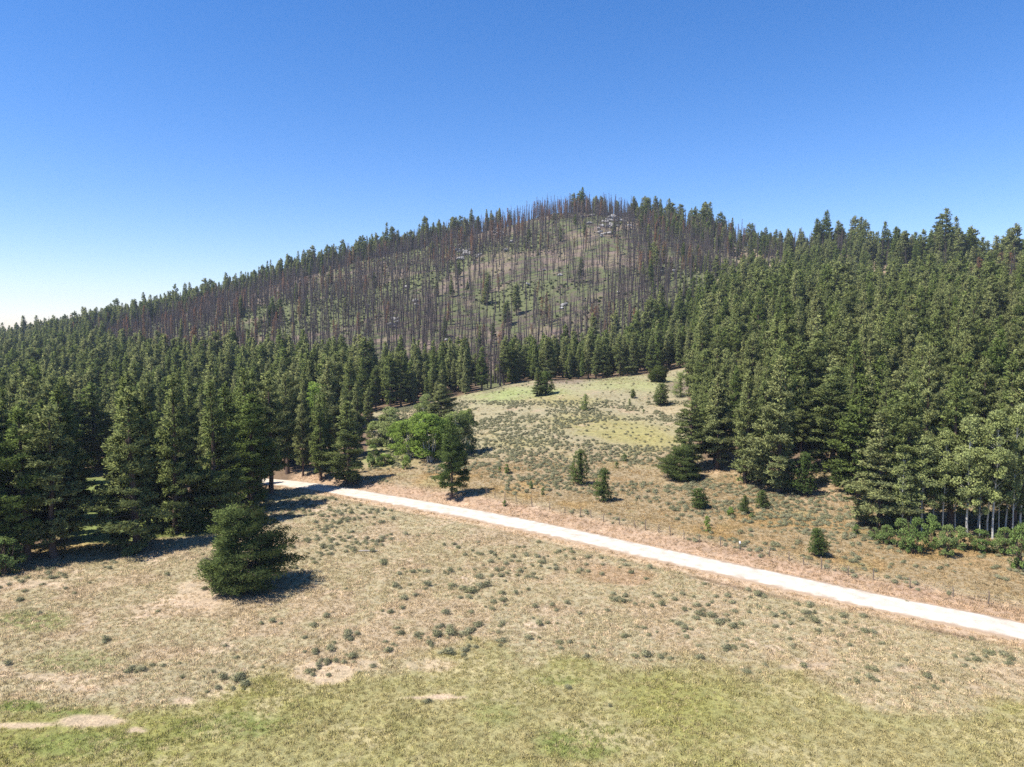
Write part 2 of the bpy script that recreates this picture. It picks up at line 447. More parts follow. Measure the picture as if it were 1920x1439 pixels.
def ground_cols(x, y, z):
    """two ground colours and the bias between them, in world space"""
    px, py = project(x, y, z)
    sd, _ = road_sd(x, y)
    n = len(x)
    A = np.tile(np.array(TAN), (n, 1)); B = np.tile(np.array(BARE), (n, 1)); bias = np.full(n, -.10)
    def paint(dst, mask, c):
        m = np.clip(mask, 0, 1)[:, None]
        dst[:] = dst * (1 - m) + np.array(c) * m
    barem = np.zeros(n)
    f1, f2, f3 = fbm(x, y, 14, 4, 31), fbm(x, y, 5, 4, 41), fbm(x, y, 40, 3, 51)
    # large tonal drift on the dry flat
    paint(A, .55 * sstep(.5, .65, f1), (.32, .28, .175))
    paint(A, .5 * sstep(.52, .66, f2), (.38, .28, .195))
    # green foreground
    line = -6 + itp(px, [(-400, 1400), (0, 1335), (200, 1350), (330, 1340), (420, 1305), (520, 1275), (700, 1262), (900, 1238), (1100, 1245), (1300, 1255), (1500, 1275), (1700, 1315), (1920, 1335), (2400, 1370)])
    g = sstep(-22, 26, py - line + 90 * (f1 - .5) + 70 * (f2 - .5))
    g = np.where(y < 30, 1, g)
    paint(A, g * (.6 + .4 * sstep(.38, .6, f3 * .4 + f1 * .6)), GREEN)
    paint(B, g * .8, (.30, .27, .125)); bias = bias + g * .06
    for (bx, by, rx, ry, s) in [(60, 1165, 90, 26, .6), (130, 1240, 120, 30, .45), (40, 1325, 60, 14, 1), (130, 1340, 60, 14, .8), (430, 1360, 140, 36, .8), (1100, 1390, 110, 40, .9), (160, 1395, 150, 30, .7), (1040, 1275, 60, 14, .7), (930, 1330, 60, 40, .4)]:
        q = np.exp(-(((px - bx) / rx) ** 2 + ((py - by) / ry) ** 2)) + .5 * (f2 - .5)
        paint(A, s * sstep(.35, .8, q), (.16, .19, .055))
    # bare soil patches
    for (bx, by, rx, ry, s) in [(170, 1352, 90, 14, 1), (60, 1360, 70, 7, 1), (255, 1370, 28, 8, 1), (610, 1262, 65, 22, .75), (345, 1315, 45, 16, .8), (820, 1308, 70, 5, 1), (365, 1112, 60, 30, .7), (100, 1270, 110, 12, .6), (60, 1095, 90, 10, .6), (800, 1250, 60, 15, .5), (120, 1290, 80, 10, .5), (1700, 1255, 40, 8, .6), (1510, 1250, 50, 7, .6), (690, 1250, 40, 14, .6)]:
        q = np.exp(-(((px - bx) / rx) ** 2 + ((py - by) / ry) ** 2)) + 1.1 * (f2 - .5)
        q2 = s * sstep(.42, .7, q); barem = np.maximum(barem, q2)
        paint(A, q2 * .8, (.44, .33, .235)); paint(B, q2, (.48, .36, .25))
    # red-brown earth by the road, with a painted shadow strip on the near side
    q = np.exp(-(((px - 1160) / 90) ** 2 + ((py - 1080) / 22) ** 2)) + .8 * (f2 - .5)
    paint(A, .7 * sstep(.3, .7, q), (.30, .195, .115))
    sh = np.exp(-((np.abs(sd) - 3.3) / 1.0) ** 2)
    paint(A, .9 * sh, (.42, .30, .20)); paint(B, .9 * sh, (.46, .33, .22))
    nd = np.exp(-((sd + 5.0) / 0.9) ** 2) * sstep(1150, 1300, px)  # dark reddish near shoulder, its shadow strip painted into the ground colour
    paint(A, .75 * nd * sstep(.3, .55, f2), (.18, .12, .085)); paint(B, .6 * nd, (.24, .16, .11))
    br = np.exp(-((sd - 5.2) / 2.2) ** 2)
    paint(A, .8 * br, (.34, .225, .155)); paint(B, .8 * br, (.40, .28, .19))
    # far side meadow
    md = sstep(6, 11, sd) * (y > 60)
    md = np.where((sd > 98) & (y > 150), 1, md)
    paint(A, md, (.29, .225, .135)); paint(B, md, (.30, .20, .10))
    oc = md * sstep(.5, .62, f1) * (1 - sstep(20, 34, sd))
    paint(A, .8 * oc, OCHRE)
    kn = md * sstep(150, 175, y) * (1 - sstep(285, 310, y)) * (px > 640)
    paint(A, kn, (.28, .245, .15)); paint(B, kn, (.34, .26, .17))
    for (bx, by, rx, ry, c, s) in [(1180, 812, 110, 22, YEL, 1), (1100, 790, 90, 16, YEL, .8), (1200, 720, 130, 16, (.27, .28, .12), .9), (1000, 735, 90, 12, (.25, .29, .11), .9), (1060, 750, 90, 12, YEL, .7), (1240, 830, 60, 18, YEL, .8), (1280, 725, 40, 12, PINK, 1), (930, 745, 60, 12, (.24, .29, .1), .8), (1060, 715, 50, 7, PINK, .9), (1240, 770, 50, 12, (.36, .29, .18), .8), (1000, 830, 90, 12, YEL, .5), (780, 775, 60, 9, (.33, .27, .16), .8), (1560, 920, 70, 22, (.38, .27, .18), 1), (1440, 905, 60, 16, (.38, .25, .15), .9), (1340, 880, 40, 12, (.40, .28, .18), .9), (720, 855, 60, 25, (.22, .27, .07), .9)]:
        q = np.exp(-(((px - bx) / rx) ** 2 + ((py - by) / ry) ** 2)) + .7 * (f2 - .5)
        paint(A, .85 * md * s * sstep(.1, .95, q + .5 * (f1 - .5)), c); paint(B, .3 * md * s * sstep(.1, .95, q), c)
    # forest floor and burnt hillside
    ff = forest_mask(px, y)
    ff = ff * (1 - .7 * sstep(1400, 1460, px) * sstep(-190, -150, y - crest_d(px)))
    paint(A, sstep(1400, 1460, px) * sstep(-190, -150, y - crest_d(px)), (.27, .20, .145))
    paint(A, ff, FLOOR); paint(B, ff, (.22, .15, .10))
    # lush creek bottom behind the front pines on the left
    q = np.exp(-(((px - 180) / 110) ** 2 + ((py - 955) / 70) ** 2)) * (px < 420) + np.exp(-(((px - 330) / 130) ** 2 + ((py - 990) / 18) ** 2))
    paint(A, .95 * sstep(.3, .6, q + .3 * (f2 - .5)), LUSH); paint(B, sstep(.3, .6, q), (.2, .25, .06))
    q = np.exp(-(((px - 150) / 110) ** 2 + ((py - 1028) / 12) ** 2))
    paint(A, sstep(.3, .6, q), (.33, .25, .11))
    bz = burnt_mask(px, y)
    paint(A, bz, (.10, .08, .062)); paint(B, bz, HG)
    gg = bz * sstep(.47, .60, fbm(x, y, 70, 3, 77) + .35 * (fbm(x, y, 12, 3, 137) - .5))
    paint(A, .9 * gg, HG); paint(B, .7 * gg, (.125, .135, .06))
    pk = bz * sstep(.50, .62, fbm(x, y, 45, 3, 88) + .3 * (fbm(x, y, 10, 3, 139) - .5)) * (1 - gg)
    paint(A, .8 * pk, PINK); paint(B, .5 * pk, (.22, .16, .12))
    q = np.exp(-(((px - 1410) / 90) ** 2 + ((py - 510) / 50) ** 2)) + np.exp(-(((px - 1190) / 40) ** 2 + ((py - 425) / 20) ** 2)) + np.exp(-(((px - 1655) / 22) ** 2 + ((py - 450) / 10) ** 2))
    q = q + 1.2 * (fbm(x, y, 22, 4, 131) - .5)
    paint(A, .85 * sstep(.35, .9, q) * (y > 350), (.33, .25, .175)); paint(B, .5 * sstep(.35, .9, q) * (y > 350), (.27, .20, .14))
    bias = bias + bz * .12
    return np.clip(A, 0, 1), np.clip(B, 0, 1), bias, barem

DG = [(-300, 2000), (130, 2000), (160, 620), (220, 480), (300, 410), (400, 370), (500, 375), (600, 355), (720, 335), (880, 330), (897, 300), (905, 268), (940, 268), (952, 320), (975, 330), (1046, 345), (1162, 352), (1264, 382), (1366, 400), (1400, 440), (1450, 530), (1500, 600), (1540, 2000), (2400, 2000)]
def burnt_mask(px, y):
    return sstep(-25, 15, y - itp(px, DG))
DF = [(-300, 84), (0, 92), (100, 94), (260, 98.6), (330, 108), (400, 114), (470, 124), (520, 137), (560, 152), (620, 158), (688, 165), (700, 246), (860, 256), (930, 266), (980, 276), (1285, 280), (1296, 165), (1320, 146), (1400, 140), (1470, 133), (1520, 130), (1545, 136), (1590, 134), (1610, 121), (1650, 114), (1750, 112), (1920, 108), (2200, 100)]
def forest_mask(px, y):
    return sstep(-2, 6, y - itp(px, DF)) * (1 - .85 * burnt_mask(px, y))

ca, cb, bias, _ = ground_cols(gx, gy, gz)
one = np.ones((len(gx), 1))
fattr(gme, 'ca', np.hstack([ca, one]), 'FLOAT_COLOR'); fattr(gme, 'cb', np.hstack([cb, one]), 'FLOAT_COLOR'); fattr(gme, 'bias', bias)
ground = tag(obj("ground", gme), kind='structure')
GROUND = (gx, gy)

# ------------------------------------------------------------------ road sheet
rr = resample(RP, .4)
_t2 = np.gradient(rr, axis=0); _t2 /= np.hypot(_t2[:, 0], _t2[:, 1])[:, None]
rn2 = np.c_[-_t2[:, 1], _t2[:, 0]]
if rn2[len(rn2)//2, 1] < 0: rn2 = -rn2
cs = np.array([-1, -.93, -.8, -.4, 0, .4, .8, .93, 1.0])
rng = np.random.default_rng(3)
jl = .55 * (fbm(rr[:, 0], rr[:, 1], 1.3, 3, 7) - .5) + .5 * (fbm(rr[:, 0], rr[:, 1], 7, 2, 8) - .5)
jr = .55 * (fbm(rr[:, 0], rr[:, 1], 1.3, 3, 17) - .5) + .5 * (fbm(rr[:, 0], rr[:, 1], 7, 2, 18) - .5)
_, zc = road_sd(rr[:, 0], rr[:, 1])
zc = np.convolve(np.pad(zc, 6, 'edge'), np.ones(13) / 13, 'valid')
V, E = [], []
for k, c in enumerate(cs):
    off = c * (HALF + 0.25) + (jl if c < 0 else jr) * (abs(c) > .85)
    q = rr + rn2 * off[:, None] if hasattr(off, 'shape') else rr + rn2 * off
    zz = zc + .02 + .06 * (1 - c * c) - (.19 if abs(c) == 1 else (.03 if abs(c) > .9 else 0))
    V.append(np.c_[q, zz]); E.append(np.full(len(rr), sstep(.55, .98, abs(c)) * 1.05 + (.42 if c == 0 else 0)))
V = np.stack(V, 1).reshape(-1, 3); E = np.stack(E, 1).ravel()
n = len(rr); k = len(cs)
ii = (np.arange(n - 1)[:, None] * k + np.arange(k - 1)[None, :]).ravel()
rme = mesh_from("gravel_road", V, np.c_[ii, ii + k, ii + 1 + k, ii + 1], [M['road']], smooth=True)
if rme.polygons[10].normal.z < 0: rme.flip_normals()
fattr(rme, 'edge', E)
tag(obj("gravel_road", rme), kind='structure')

# ------------------------------------------------------------------ plant shapes
def unit(v): return v / np.maximum(np.linalg.norm(v, axis=-1, keepdims=True), 1e-9)
def kites(rng, P, D, n, length, width, spread=.9, jit=.12, up=.15):
    """n leaf-shaped faces at every clump P, along D"""
    m = len(P) * n
    P = np.repeat(P, n, 0) + rng.normal(0, jit, (m, 3))
    d = unit(np.repeat(D, n, 0) * .7 + rng.normal(0, spread, (m, 3)) + np.array([0, 0, up]))
    s = unit(np.cross(d, rng.normal(0, 1, (m, 3))))
    L = length * rng.uniform(.6, 1.25, (m, 1)); Wd = width * rng.uniform(.7, 1.3, (m, 1))
    V = np.stack([P, P + d * L * .5 + s * Wd * .5, P + d * L, P + d * L * .5 - s * Wd * .5], 1).reshape(-1, 3)
    return V, np.arange(m * 4).reshape(-1, 4)
def tube(P, r, sides=7):
    P = np.asarray(P, float); n = len(P)
    t = unit(np.gradient(P, axis=0))
    a = unit(np.cross(t, np.array([.31, .95, .11]))); b = np.cross(t, a)
    ang = np.arange(sides) * 2 * math.pi / sides
    V = (P[:, None, :] + (a[:, None, :] * np.cos(ang)[None, :, None] + b[:, None, :] * np.sin(ang)[None, :, None]) * np.asarray(r)[:, None, None]).reshape(-1, 3)
    F = []
    for i in range(n - 1):
        for j in range(sides):
            F.append((i*sides + j, i*sides + (j+1) % sides, (i+1)*sides + (j+1) % sides, (i+1)*sides + j))
    return V, np.array(F)
def join(parts):
    V, F, o = [], [], 0
    for v, f in parts:
        V.append(v); F.append(f + o); o += len(v)
    return np.concatenate(V), np.concatenate(F)
def spikes(A, B, r):
    """thin three-sided branches from A to B, joined as quads closing on the tip"""
    d = unit(B - A); s = unit(np.cross(d, np.array([.2, .3, .93]))); t = np.cross(d, s)
    r = np.asarray(r).reshape(-1, 1)
    m = len(A)
    V = np.stack([A + s * r, A - s * r * .5 + t * r * .87, A - s * r * .5 - t * r * .87, B + s * r * .25, B - s * r * .12 + t * r * .2, B - s * r * .12 - t * r * .2], 1).reshape(-1, 3)
    q = np.arange(m)[:, None] * 6
    F = np.concatenate([q + np.array([[0, 1, 4, 3]]), q + np.array([[1, 2, 5, 4]]), q + np.array([[2, 0, 3, 5]])])
    return V, F

def make_pine(seed, h=20.0, rad=3.0, cb=.08, n=8, L=.42, w=.13, density=1.0, top=.0, profile='cone', whorl=.78, gap=.12, mat='pine', lean=.0, jit=.13, lumpy=1.0):
    """trunk mesh and crown mesh of a conifer"""
    g = np.random.default_rng(seed)
    nz = 14
    zt = np.linspace(0, h, nz)
    wob = np.cumsum(g.normal(0, .05, (nz, 2)), 0) * h / 20
    wob[:, 0] += lean * zt
    r = .016 * h * (1 - zt / h) ** .8 + .02
    r[0] *= 1.35
    parts = [tube(np.c_[wob, zt - .25 * (zt == 0)], r, 8)]
    C, D, A, B, RR = [], [], [], [], []
    z = cb * h
    lobe = g.uniform(0, 2 * math.pi, 4); lh = g.uniform(.2, .95, 4); la = lumpy * g.uniform(.2, .45, 4) * g.choice([-1, 1], 4)
    while z < h * .985:
        t = (z / h - cb) / (1 - cb)
        if profile == 'cone': pr = (1 - t) ** .78 * min(1, .62 + t * 3.0) 
        elif profile == 'round': pr = max(0, 1 - t ** 2.1) ** .75 * min(1, .55 + t * 2.4)
        elif profile == 'column': pr = max(0, 1 - t ** 2.6) ** .9 * min(1, .7 + t * 2)
        else: pr = (1 - t) ** .9 * min(1, .75 + t * 2)
        nb = int(max(4, round(6.5 * (1 - t * .35)) * density))
        a0 = g.uniform(0, 6.28)
        tier = g.uniform(.72, 1.15)
        for k in range(nb):
            if g.random() < gap: continue
            az = a0 + k * 2 * math.pi / nb + g.normal(0, .22)
            lump = 1 + sum(la[i] * math.cos(az - lobe[i]) * math.exp(-((z / h - lh[i]) / .16) ** 2) for i in range(4))
            bl = rad * pr * tier * lump * g.uniform(.72, 1.12) + .22
            el = -.18 + .75 * t + g.normal(0, .09)
            zz = z + g.normal(0, whorl * .3)
            c0 = np.array([np.interp(zz, zt, wob[:, 0]), np.interp(zz, zt, wob[:, 1]), zz])
            hd = np.array([math.cos(az), math.sin(az), 0])
            m = max(2, int(bl / .36))
            s = np.linspace(.42 if bl > 1.2 else .15, 1.0, m)
            curve = hd[None] * (s * bl * math.cos(el))[:, None] + np.array([0, 0, 1.0])[None] * (s * bl * math.sin(el) + .10 * bl * s * s)[:, None]
            pts = c0 + curve
            A.append(c0); B.append(pts[-1]); RR.append(.012 + .012 * bl)
            side = np.array([-hd[1], hd[0], 0])
            wspr = .34 * bl * np.sin(np.clip(s, 0, 1) * 2.6) * .6
            for q, ws in zip(pts, wspr):
                for lat in ((0,) if ws < .2 else (-1, 0, 1)):
                    if g.random() < .12: continue
                    off = side * lat * ws * g.uniform(.5, 1.15) + np.array([0, 0, g.normal(0, .08)])
                    C.append(q + off); D.append(hd + side * lat * .6 + np.array([0, 0, .25]))
        z += whorl * g.uniform(.75, 1.25) * (1 - .35 * t)
    topc = np.array([wob[-1, 0], wob[-1, 1], h])
    for k in range(7):
        C.append(topc + np.array([g.normal(0, .12), g.normal(0, .12), -.25 * k + .1])); D.append(np.array([g.normal(0, .3), g.normal(0, .3), 1.0]))
    parts.append(spikes(np.array(A), np.array(B), np.array(RR)))
    cv, cf = kites(g, np.array(C), unit(np.array(D)), n, L, w, spread=.62, jit=jit)
    tv, tf = join(parts)
    return (tv, tf), (cv, cf)

def make_leafy(seed, h=12.0, rad=2.4, cb=.3, lumps=26, leaves=6500, L=.2, w=.15, stems=1, trunk_r=.13, lumpr=.34):
    g = np.random.default_rng(seed)
    parts = []
    tops = []
    for s in range(stems):
        a = g.uniform(0, 6.28); rr0 = 0 if stems == 1 else g.uniform(.2, .8) * rad * .6
        b0 = np.array([math.cos(a), math.sin(a), 0]) * rr0 * .35
        b1 = np.array([math.cos(a), math.sin(a), 0]) * rr0 + np.array([g.normal(0, .2), g.normal(0, .2), 0])
        zt = np.linspace(0, 1, 9)
        hh = h * (g.uniform(.75, .97) if stems > 1 else .95)
        P = b0 + (b1 - b0) * zt[:, None] + np.c_[np.cumsum(g.normal(0, .06, 9)), np.cumsum(g.normal(0, .06, 9)), zt * hh]
        P[0, 2] = -.3
        parts.append(tube(P, trunk_r * (1 - zt * .85) + .01, 7)); tops.append(P)
    C, A, B, RR = [], [], [], []
    for k in range(lumps):
        t = g.uniform(0, 1) ** .85
        z = h * (cb + (1 - cb) * t)
        pr = math.sin(math.pi * (.16 + .80 * t)) ** .7
        a = g.uniform(0, 6.28); q = rad * pr * math.sqrt(g.uniform(.05, 1)) * .85
        c = np.array([q * math.cos(a), q * math.sin(a), z])
        C.append(c)
        P = tops[g.integers(len(tops))]
        zz = min(max(z - g.uniform(.6, 1.6), .2 * h), P[-1, 2])
        c0 = np.array([np.interp(zz, P[:, 2], P[:, 0]), np.interp(zz, P[:, 2], P[:, 1]), zz])
        A.append(c0); B.append(c); RR.append(.03 * h / 12)
    C = np.array(C)
    parts.append(spikes(np.array(A), np.array(B), np.array(RR)))
    lr = rad * lumpr * g.uniform(.6, 1.25, lumps)
    k = g.integers(0, lumps, leaves)
    d = unit(g.normal(0, 1, (leaves, 3)))
    P = C[k] + d * (lr[k] * g.uniform(.35, 1, leaves) ** .5)[:, None] * np.array([1, 1, .8])
    cv, cf = kites(g, P, d, 1, L, w, spread=.8, jit=.03)
    tv, tf = join(parts)
    return (tv, tf), (cv, cf)

def make_shrub(seed, rad=.5, h=.6, n=700, L=.11, w=.035, up=.6):
    g = np.random.default_rng(seed)
    k = 9
    C = np.c_[np.clip(g.normal(0, rad * .26, (k, 2)), -rad * .34, rad * .34), np.full(k, h * .25)]
    i = g.integers(0, k, n)
    d = unit(np.c_[g.normal(0, 1, (n, 2)), np.abs(g.normal(.5, .7, n))])
    lr = g.uniform(.55, 1, k)[i] * g.uniform(.35, 1, n)
    P = C[i] + d * lr[:, None] * np.array([rad * .62, rad * .62, h * .8])
    P[:, 2] = np.maximum(P[:, 2], .01)
    v, f = kites(g, P, d * .8 + np.array([0, 0, up]), 1, L, w, spread=.45, jit=.01)
    A = np.zeros((14, 3)); A[:, 2] = -.05; A[:, :2] = g.normal(0, rad * .12, (14, 2))
    q = g.integers(0, n, 14)
    return (v, f), spikes(A, P[q], np.full(14, .012))

def make_burnt(seed, h=17, twigs=90, needles=0, dense=1.0):
    g = np.random.default_rng(seed)
    zt = np.linspace(0, h, 10)
    wob = np.cumsum(g.normal(0, .06, (10, 2)), 0)
    parts = [tube(np.c_[wob, zt - .3 * (zt == 0)], .0150 * h * (1 - zt / h) ** .7 + .03, 6)]
    m = int(twigs * dense)
    z = h * g.uniform(.18, .99, m)
    a = g.uniform(0, 6.28, m)
    L = (.35 + 1.5 * (1 - z / h) ** .6 * np.minimum(1, z / h * 2.4)) * g.uniform(.5, 1.2, m)
    A = np.c_[np.interp(z, zt, wob[:, 0]), np.interp(z, zt, wob[:, 1]), z]
    B = A + np.c_[np.cos(a) * L, np.sin(a) * L, L * g.uniform(-.35, .25, m)]
    tw = [spikes(A, B, np.full(m, .034))]
    # twigs on the branches
    k = g.integers(0, m, m * 3)
    f = g.uniform(.3, 1, (m * 3, 1))
    A2 = A[k] * (1 - f) + B[k] * f
    B2 = A2 + g.normal(0, .26, (m * 3, 3)) + np.array([0, 0, -.08])
    tw.append(spikes(A2, B2, np.full(m * 3, .02)))
    tv, tf = parts[0]
    bv, bf = join(tw)
    if needles:
        k = g.integers(0, m, needles); f = g.uniform(.35, 1, (needles, 1))
        nv, nf = kites(g, A[k] * (1 - f) + B[k] * f, unit(B[k] - A[k]), 3, .3, .07, spread=.8, jit=.14)
        return (tv, tf), (bv, bf), (nv, nf)
    return (tv, tf), (bv, bf), None

def rock_mesh(seed, rad=1.0):
    g = np.random.default_rng(seed)
    import bmesh
    bm = bmesh.new(); bmesh.ops.create_icosphere(bm, subdivisions=3, radius=1)
    V = np.array([v.co[:] for v in bm.verts]); F = np.array([[v.index for v in f.verts] for f in bm.faces]); bm.free()
    for k in range(11):
        nn = unit(g.normal(0, 1, 3)); dd = g.uniform(.45, .8)
        pr = V @ nn; V = V - np.maximum(pr - dd, 0)[:, None] * nn
    V = V * np.array([1.2, 1, .75]) * (1 + .05 * g.normal(0, 1, (len(V), 1)))
    return V * rad, F

def two(name_t, name_c, tc_, mats):
    t, c = tc_[0], tc_[1]
    return mesh_from(name_t, *t, [mats[0]]), mesh_from(name_c, *c, [mats[1]])
def merged(name, shapes, mats):
    V, F, mi, o = [], [], [], 0
    for (v, f), k in shapes:
        V.append(v); F.append(f + o); mi.append(k); o += len(v)
    return mesh_from(name, np.concatenate(V), F, mats, mi)
#--PART2--

# ------------------------------------------------------------------ meshes shared by the plants
PV = []          # near conifers: (trunk mesh, crown mesh, height, radius)
for sd_, kw in [(11, dict(profile='cone', rad=3.1, cb=.07)), (12, dict(profile='cone', rad=2.7, cb=.14, gap=.2)), (13, dict(profile='column', rad=2.7, cb=.10, gap=.15)),
                (14, dict(profile='round', rad=3.1, cb=.16, gap=.22)), (15, dict(profile='cone', rad=3.4, cb=.05, whorl=.9, gap=.18)), (16, dict(profile='column', rad=2.9, cb=.22, gap=.25, whorl=.95))]:
    t, c = make_pine(sd_, 20, n=12, L=.44, w=.16, **kw)
    PV.append((mesh_from("conifer_trunk", *t, [M['bark']]), mesh_from("conifer_crown", *c, [M['pine']]), 20.0, kw['rad']))
FV = []          # far conifers, coarser
for sd_, kw in [(21, dict(profile='cone', rad=2.9, cb=.08)), (22, dict(profile='cone', rad=2.5, cb=.16, gap=.22)), (23, dict(profile='column', rad=2.5, cb=.12, gap=.18)),
                (24, dict(profile='round', rad=2.9, cb=.2, gap=.25)), (25, dict(profile='cone', rad=3.2, cb=.06, whorl=.8)), (26, dict(profile='column', rad=2.6, cb=.28, gap=.3))]:
    t, c = make_pine(sd_, 20, n=6, L=.62, w=.27, whorl=kw.pop('whorl', .8), **kw)
    FV.append(merged("far_conifer", [(t, 0), (c, 1)], [M['bark'], M['pine']]))
t, c = make_pine(31, 10, rad=4.2, cb=.0, n=15, L=.34, w=.09, profile='round', whorl=.33, gap=.14, jit=.17, lumpy=.65)
BUSHY = (mesh_from("bushy_pine_trunk", *t, [M['bark']]), mesh_from("bushy_pine_crown", *c, [M['pine_dark']]), 10.0, 4.2)
t, c = make_pine(33, 15, rad=3.6, cb=.17, n=17, L=.4, w=.12, profile='cone', whorl=.55, gap=.22, density=.9, jit=.17)
OPEN = (mesh_from("open_pine_trunk", *t, [M['bark']]), mesh_from("open_pine_crown", *c, [M['pine_dark']]), 15.0, 3.6)
SM = []
for sd_, pf, rd, cbb in [(41, 'column', .95, .1), (42, 'cone', 1.15, .12), (43, 'cone', 1.5, .16), (44, 'round', 1.3, .08)]:
    t, c = make_pine(sd_, 5, rad=rd, cb=cbb, n=16, L=.25, w=.07, profile=pf, whorl=.2, gap=.04, jit=.07)
    SM.append((mesh_from("small_pine_trunk", *t, [M['bark']]), mesh_from("small_pine_crown", *c, [M['pine_dark'] if sd_ != 43 else M['pine_young']]), 5.0, rd))
t, c = make_pine(45, 5, rad=1.1, cb=.08, n=12, L=.24, w=.07, profile='cone', whorl=.26, gap=.15)
SPARSE = (mesh_from("sparse_pine_trunk", *t, [M['bark']]), mesh_from("sparse_pine_crown", *c, [M['greyleaf']]), 5.0, 1.1)
ASP = []
for s_ in (51, 52, 53):
    t, c = make_leafy(s_, 14, 2.3, .26, 70, 9000, .22, .16, 1, .11, lumpr=.26)
    ASP.append((mesh_from("aspen_trunk", *t, [M['pale_bark']]), mesh_from("aspen_crown", *c, [M['aspen']]), 14.0, 2.3))
DEC = {}
for key, s_, mt in (('bright', 61, 'bright'), ('bright', 62, 'bright'), ('grey', 63, 'greyleaf'), ('grey', 64, 'greyleaf')):
    t, c = make_leafy(s_, 9, 3.0, .06, 46, 11000, .25, .17, 5, .07, lumpr=.28)
    DEC.setdefault(key, []).append((mesh_from("leafy_tree_stems", *t, [M['pale_bark']]), mesh_from("leafy_tree_crown", *c, [M[mt]]), 9.0, 3.0))
SH = []
for s_ in (71, 72, 73):
    t, c = make_leafy(s_, 3, 1.4, .02, 34, 3000, .17, .10, 7, .03, lumpr=.2)
    SH.append((mesh_from("shrub_stems", *t, [M['bark']]), mesh_from("shrub_leaves", *c, [M['undergrowth'] if s_ != 73 else M['bright']]), 3.0, 1.3))
t, c = make_leafy(75, 4, 3.0, .02, 44, 15000, .24, .16, 6, .06)
JUN = (mesh_from("juniper_stems", *t, [M['bark']]), mesh_from("juniper_leaves", *c, [M['juniper']]), 3.6, 3.0)
SG = []
for k_ in range(6):
    a_, b_ = make_shrub(80 + k_, .55, .62, 620, .13, .038)
    SG.append(merged("sagebrush", [(a_, 0), (b_, 1)], [M['sage'], M['log']]))
HB = []
for k_ in range(4):
    a_, b_ = make_shrub(90 + k_, .9, .9, 260, .34, .14, up=.2)
    HB.append(merged("brush", [(a_, 0)], [M['brush']]))
GT = []
for k_ in range(4):
    g_ = np.random.default_rng(100 + k_)
    P_ = np.c_[g_.normal(0, .11, (22, 2)), np.zeros(22)]
    D_ = unit(np.c_[g_.normal(0, .45, (22, 2)), np.ones(22)])
    GT.append(mesh_from("tuft", *kites(g_, P_, D_, 1, .22, .032, spread=.2, jit=.0), [M['grass']]))
BV, RV = [], []
for k_, (hh, tw) in enumerate([(17, 80), (19, 110), (15, 60), (20, 140), (16, 40), (18, 150)]):
    a_, b_, _ = make_burnt(110 + k_, hh, tw)
    BV.append((merged("burnt_tree", [(a_, 0), (b_, 1)], [M['char'], M['twig']]), hh))
for k_ in range(3):
    a_, b_, n_ = make_burnt(130 + k_, 16, 150, 900 if k_ else 1800)
    RV.append((merged("scorched_tree", [(a_, 0), (b_, 1), (n_, 2)], [M['char'], M['twig'], M['red']]), 16))

# ------------------------------------------------------------------ things
_ones = "zeroth first second third fourth fifth sixth seventh eighth ninth tenth eleventh twelfth thirteenth fourteenth fifteenth sixteenth seventeenth eighteenth nineteenth".split()
_tens = {2: 'twent', 3: 'thirt', 4: 'fort', 5: 'fift', 6: 'sixt', 7: 'sevent', 8: 'eight', 9: 'ninet'}
def ordw(n):
    if n < 20: return _ones[n]
    return _tens[n // 10] + ('ieth' if n % 10 == 0 else 'y-' + _ones[n % 10])

def place(name, v, x, y, z, h, rad, rz, parts=('trunk', 'crown'), **tg):
    """a plant of its own: an Empty at its foot with its parts"""
    o = bpy.data.objects.new(name, None); o.empty_display_size = .5; link(o)
    o.location = (x, y, z); o.rotation_euler = (0, 0, rz); o.scale = (rad / v[3], rad / v[3], h / v[2])
    tag(o, **tg)
    for pn, me in zip(parts, v[:2]):
        c = bpy.data.objects.new(pn, me); link(c); c.parent = o
    return o

rs = np.random.default_rng(5)
PLACED = []      # x, y, radius kept clear
def px_tree(name, v, px, py, top, w, label, cat, group=None, parts=('trunk', 'crown'), d=None, sink=0.0):
    if d is None: x, y, z = hit(px, py)
    else:
        ax, _ = ray(px, py); x, y = ax * d, d; z = H(x, y)
    dep = y * CT - (z - CAM_H) * ST
    if name in ('leafy_tree', 'aspen_tree'): w = w * (1.4 if name[0] == 'l' else 1.15)
    _, pyb = project(np.array(x), y, z)
    h = max(.6, (float(pyb) - top) * dep / FPX); rad = max(.2, w * .5 * dep / FPX)
    PLACED.append((x, y, rad))
    kw = dict(label=label, cat=cat)
    if group: kw['group'] = group
    return place(name, v, x, y, z - sink, h, rad, rs.uniform(0, 6.28), parts, **kw)

T = px_tree
# lone trees on the open ground
T('pine_tree', BUSHY, 446, 1103, 950, 158, "broad dark bushy pine standing alone on the dry grass before the left forest", 'pine tree')
T('pine_tree', OPEN, 847, 935, 785, 70, "open-branched dark pine at the road bank in front of the bright green trees", 'pine tree')
T('young_pine', SM[0], 1087, 909, 845, 28, "dark narrow columnar young pine in the sagebrush, the upper of the middle pair", 'young pine')
T('young_pine', SM[1], 1132, 941, 880, 32, "dark pointed young pine in the sagebrush, the lower of the middle pair", 'young pine')
T('young_pine', SM[2], 1531, 1043, 992, 38, "small rounded green pine with a bare stem just behind the fence", 'young pine')
T('young_pine', SM[3], 1311, 953, 917, 30, "small dark green pine on the slope below the forest edge", 'young pine')
T('young_pine', SM[2], 1396, 964, 930, 19, "slim light green leaning pine between the two darker small pines", 'young pine')
T('young_pine', SM[1], 1428, 953, 920, 25, "small dark pine in the sagebrush below the dense forest corner", 'young pine')
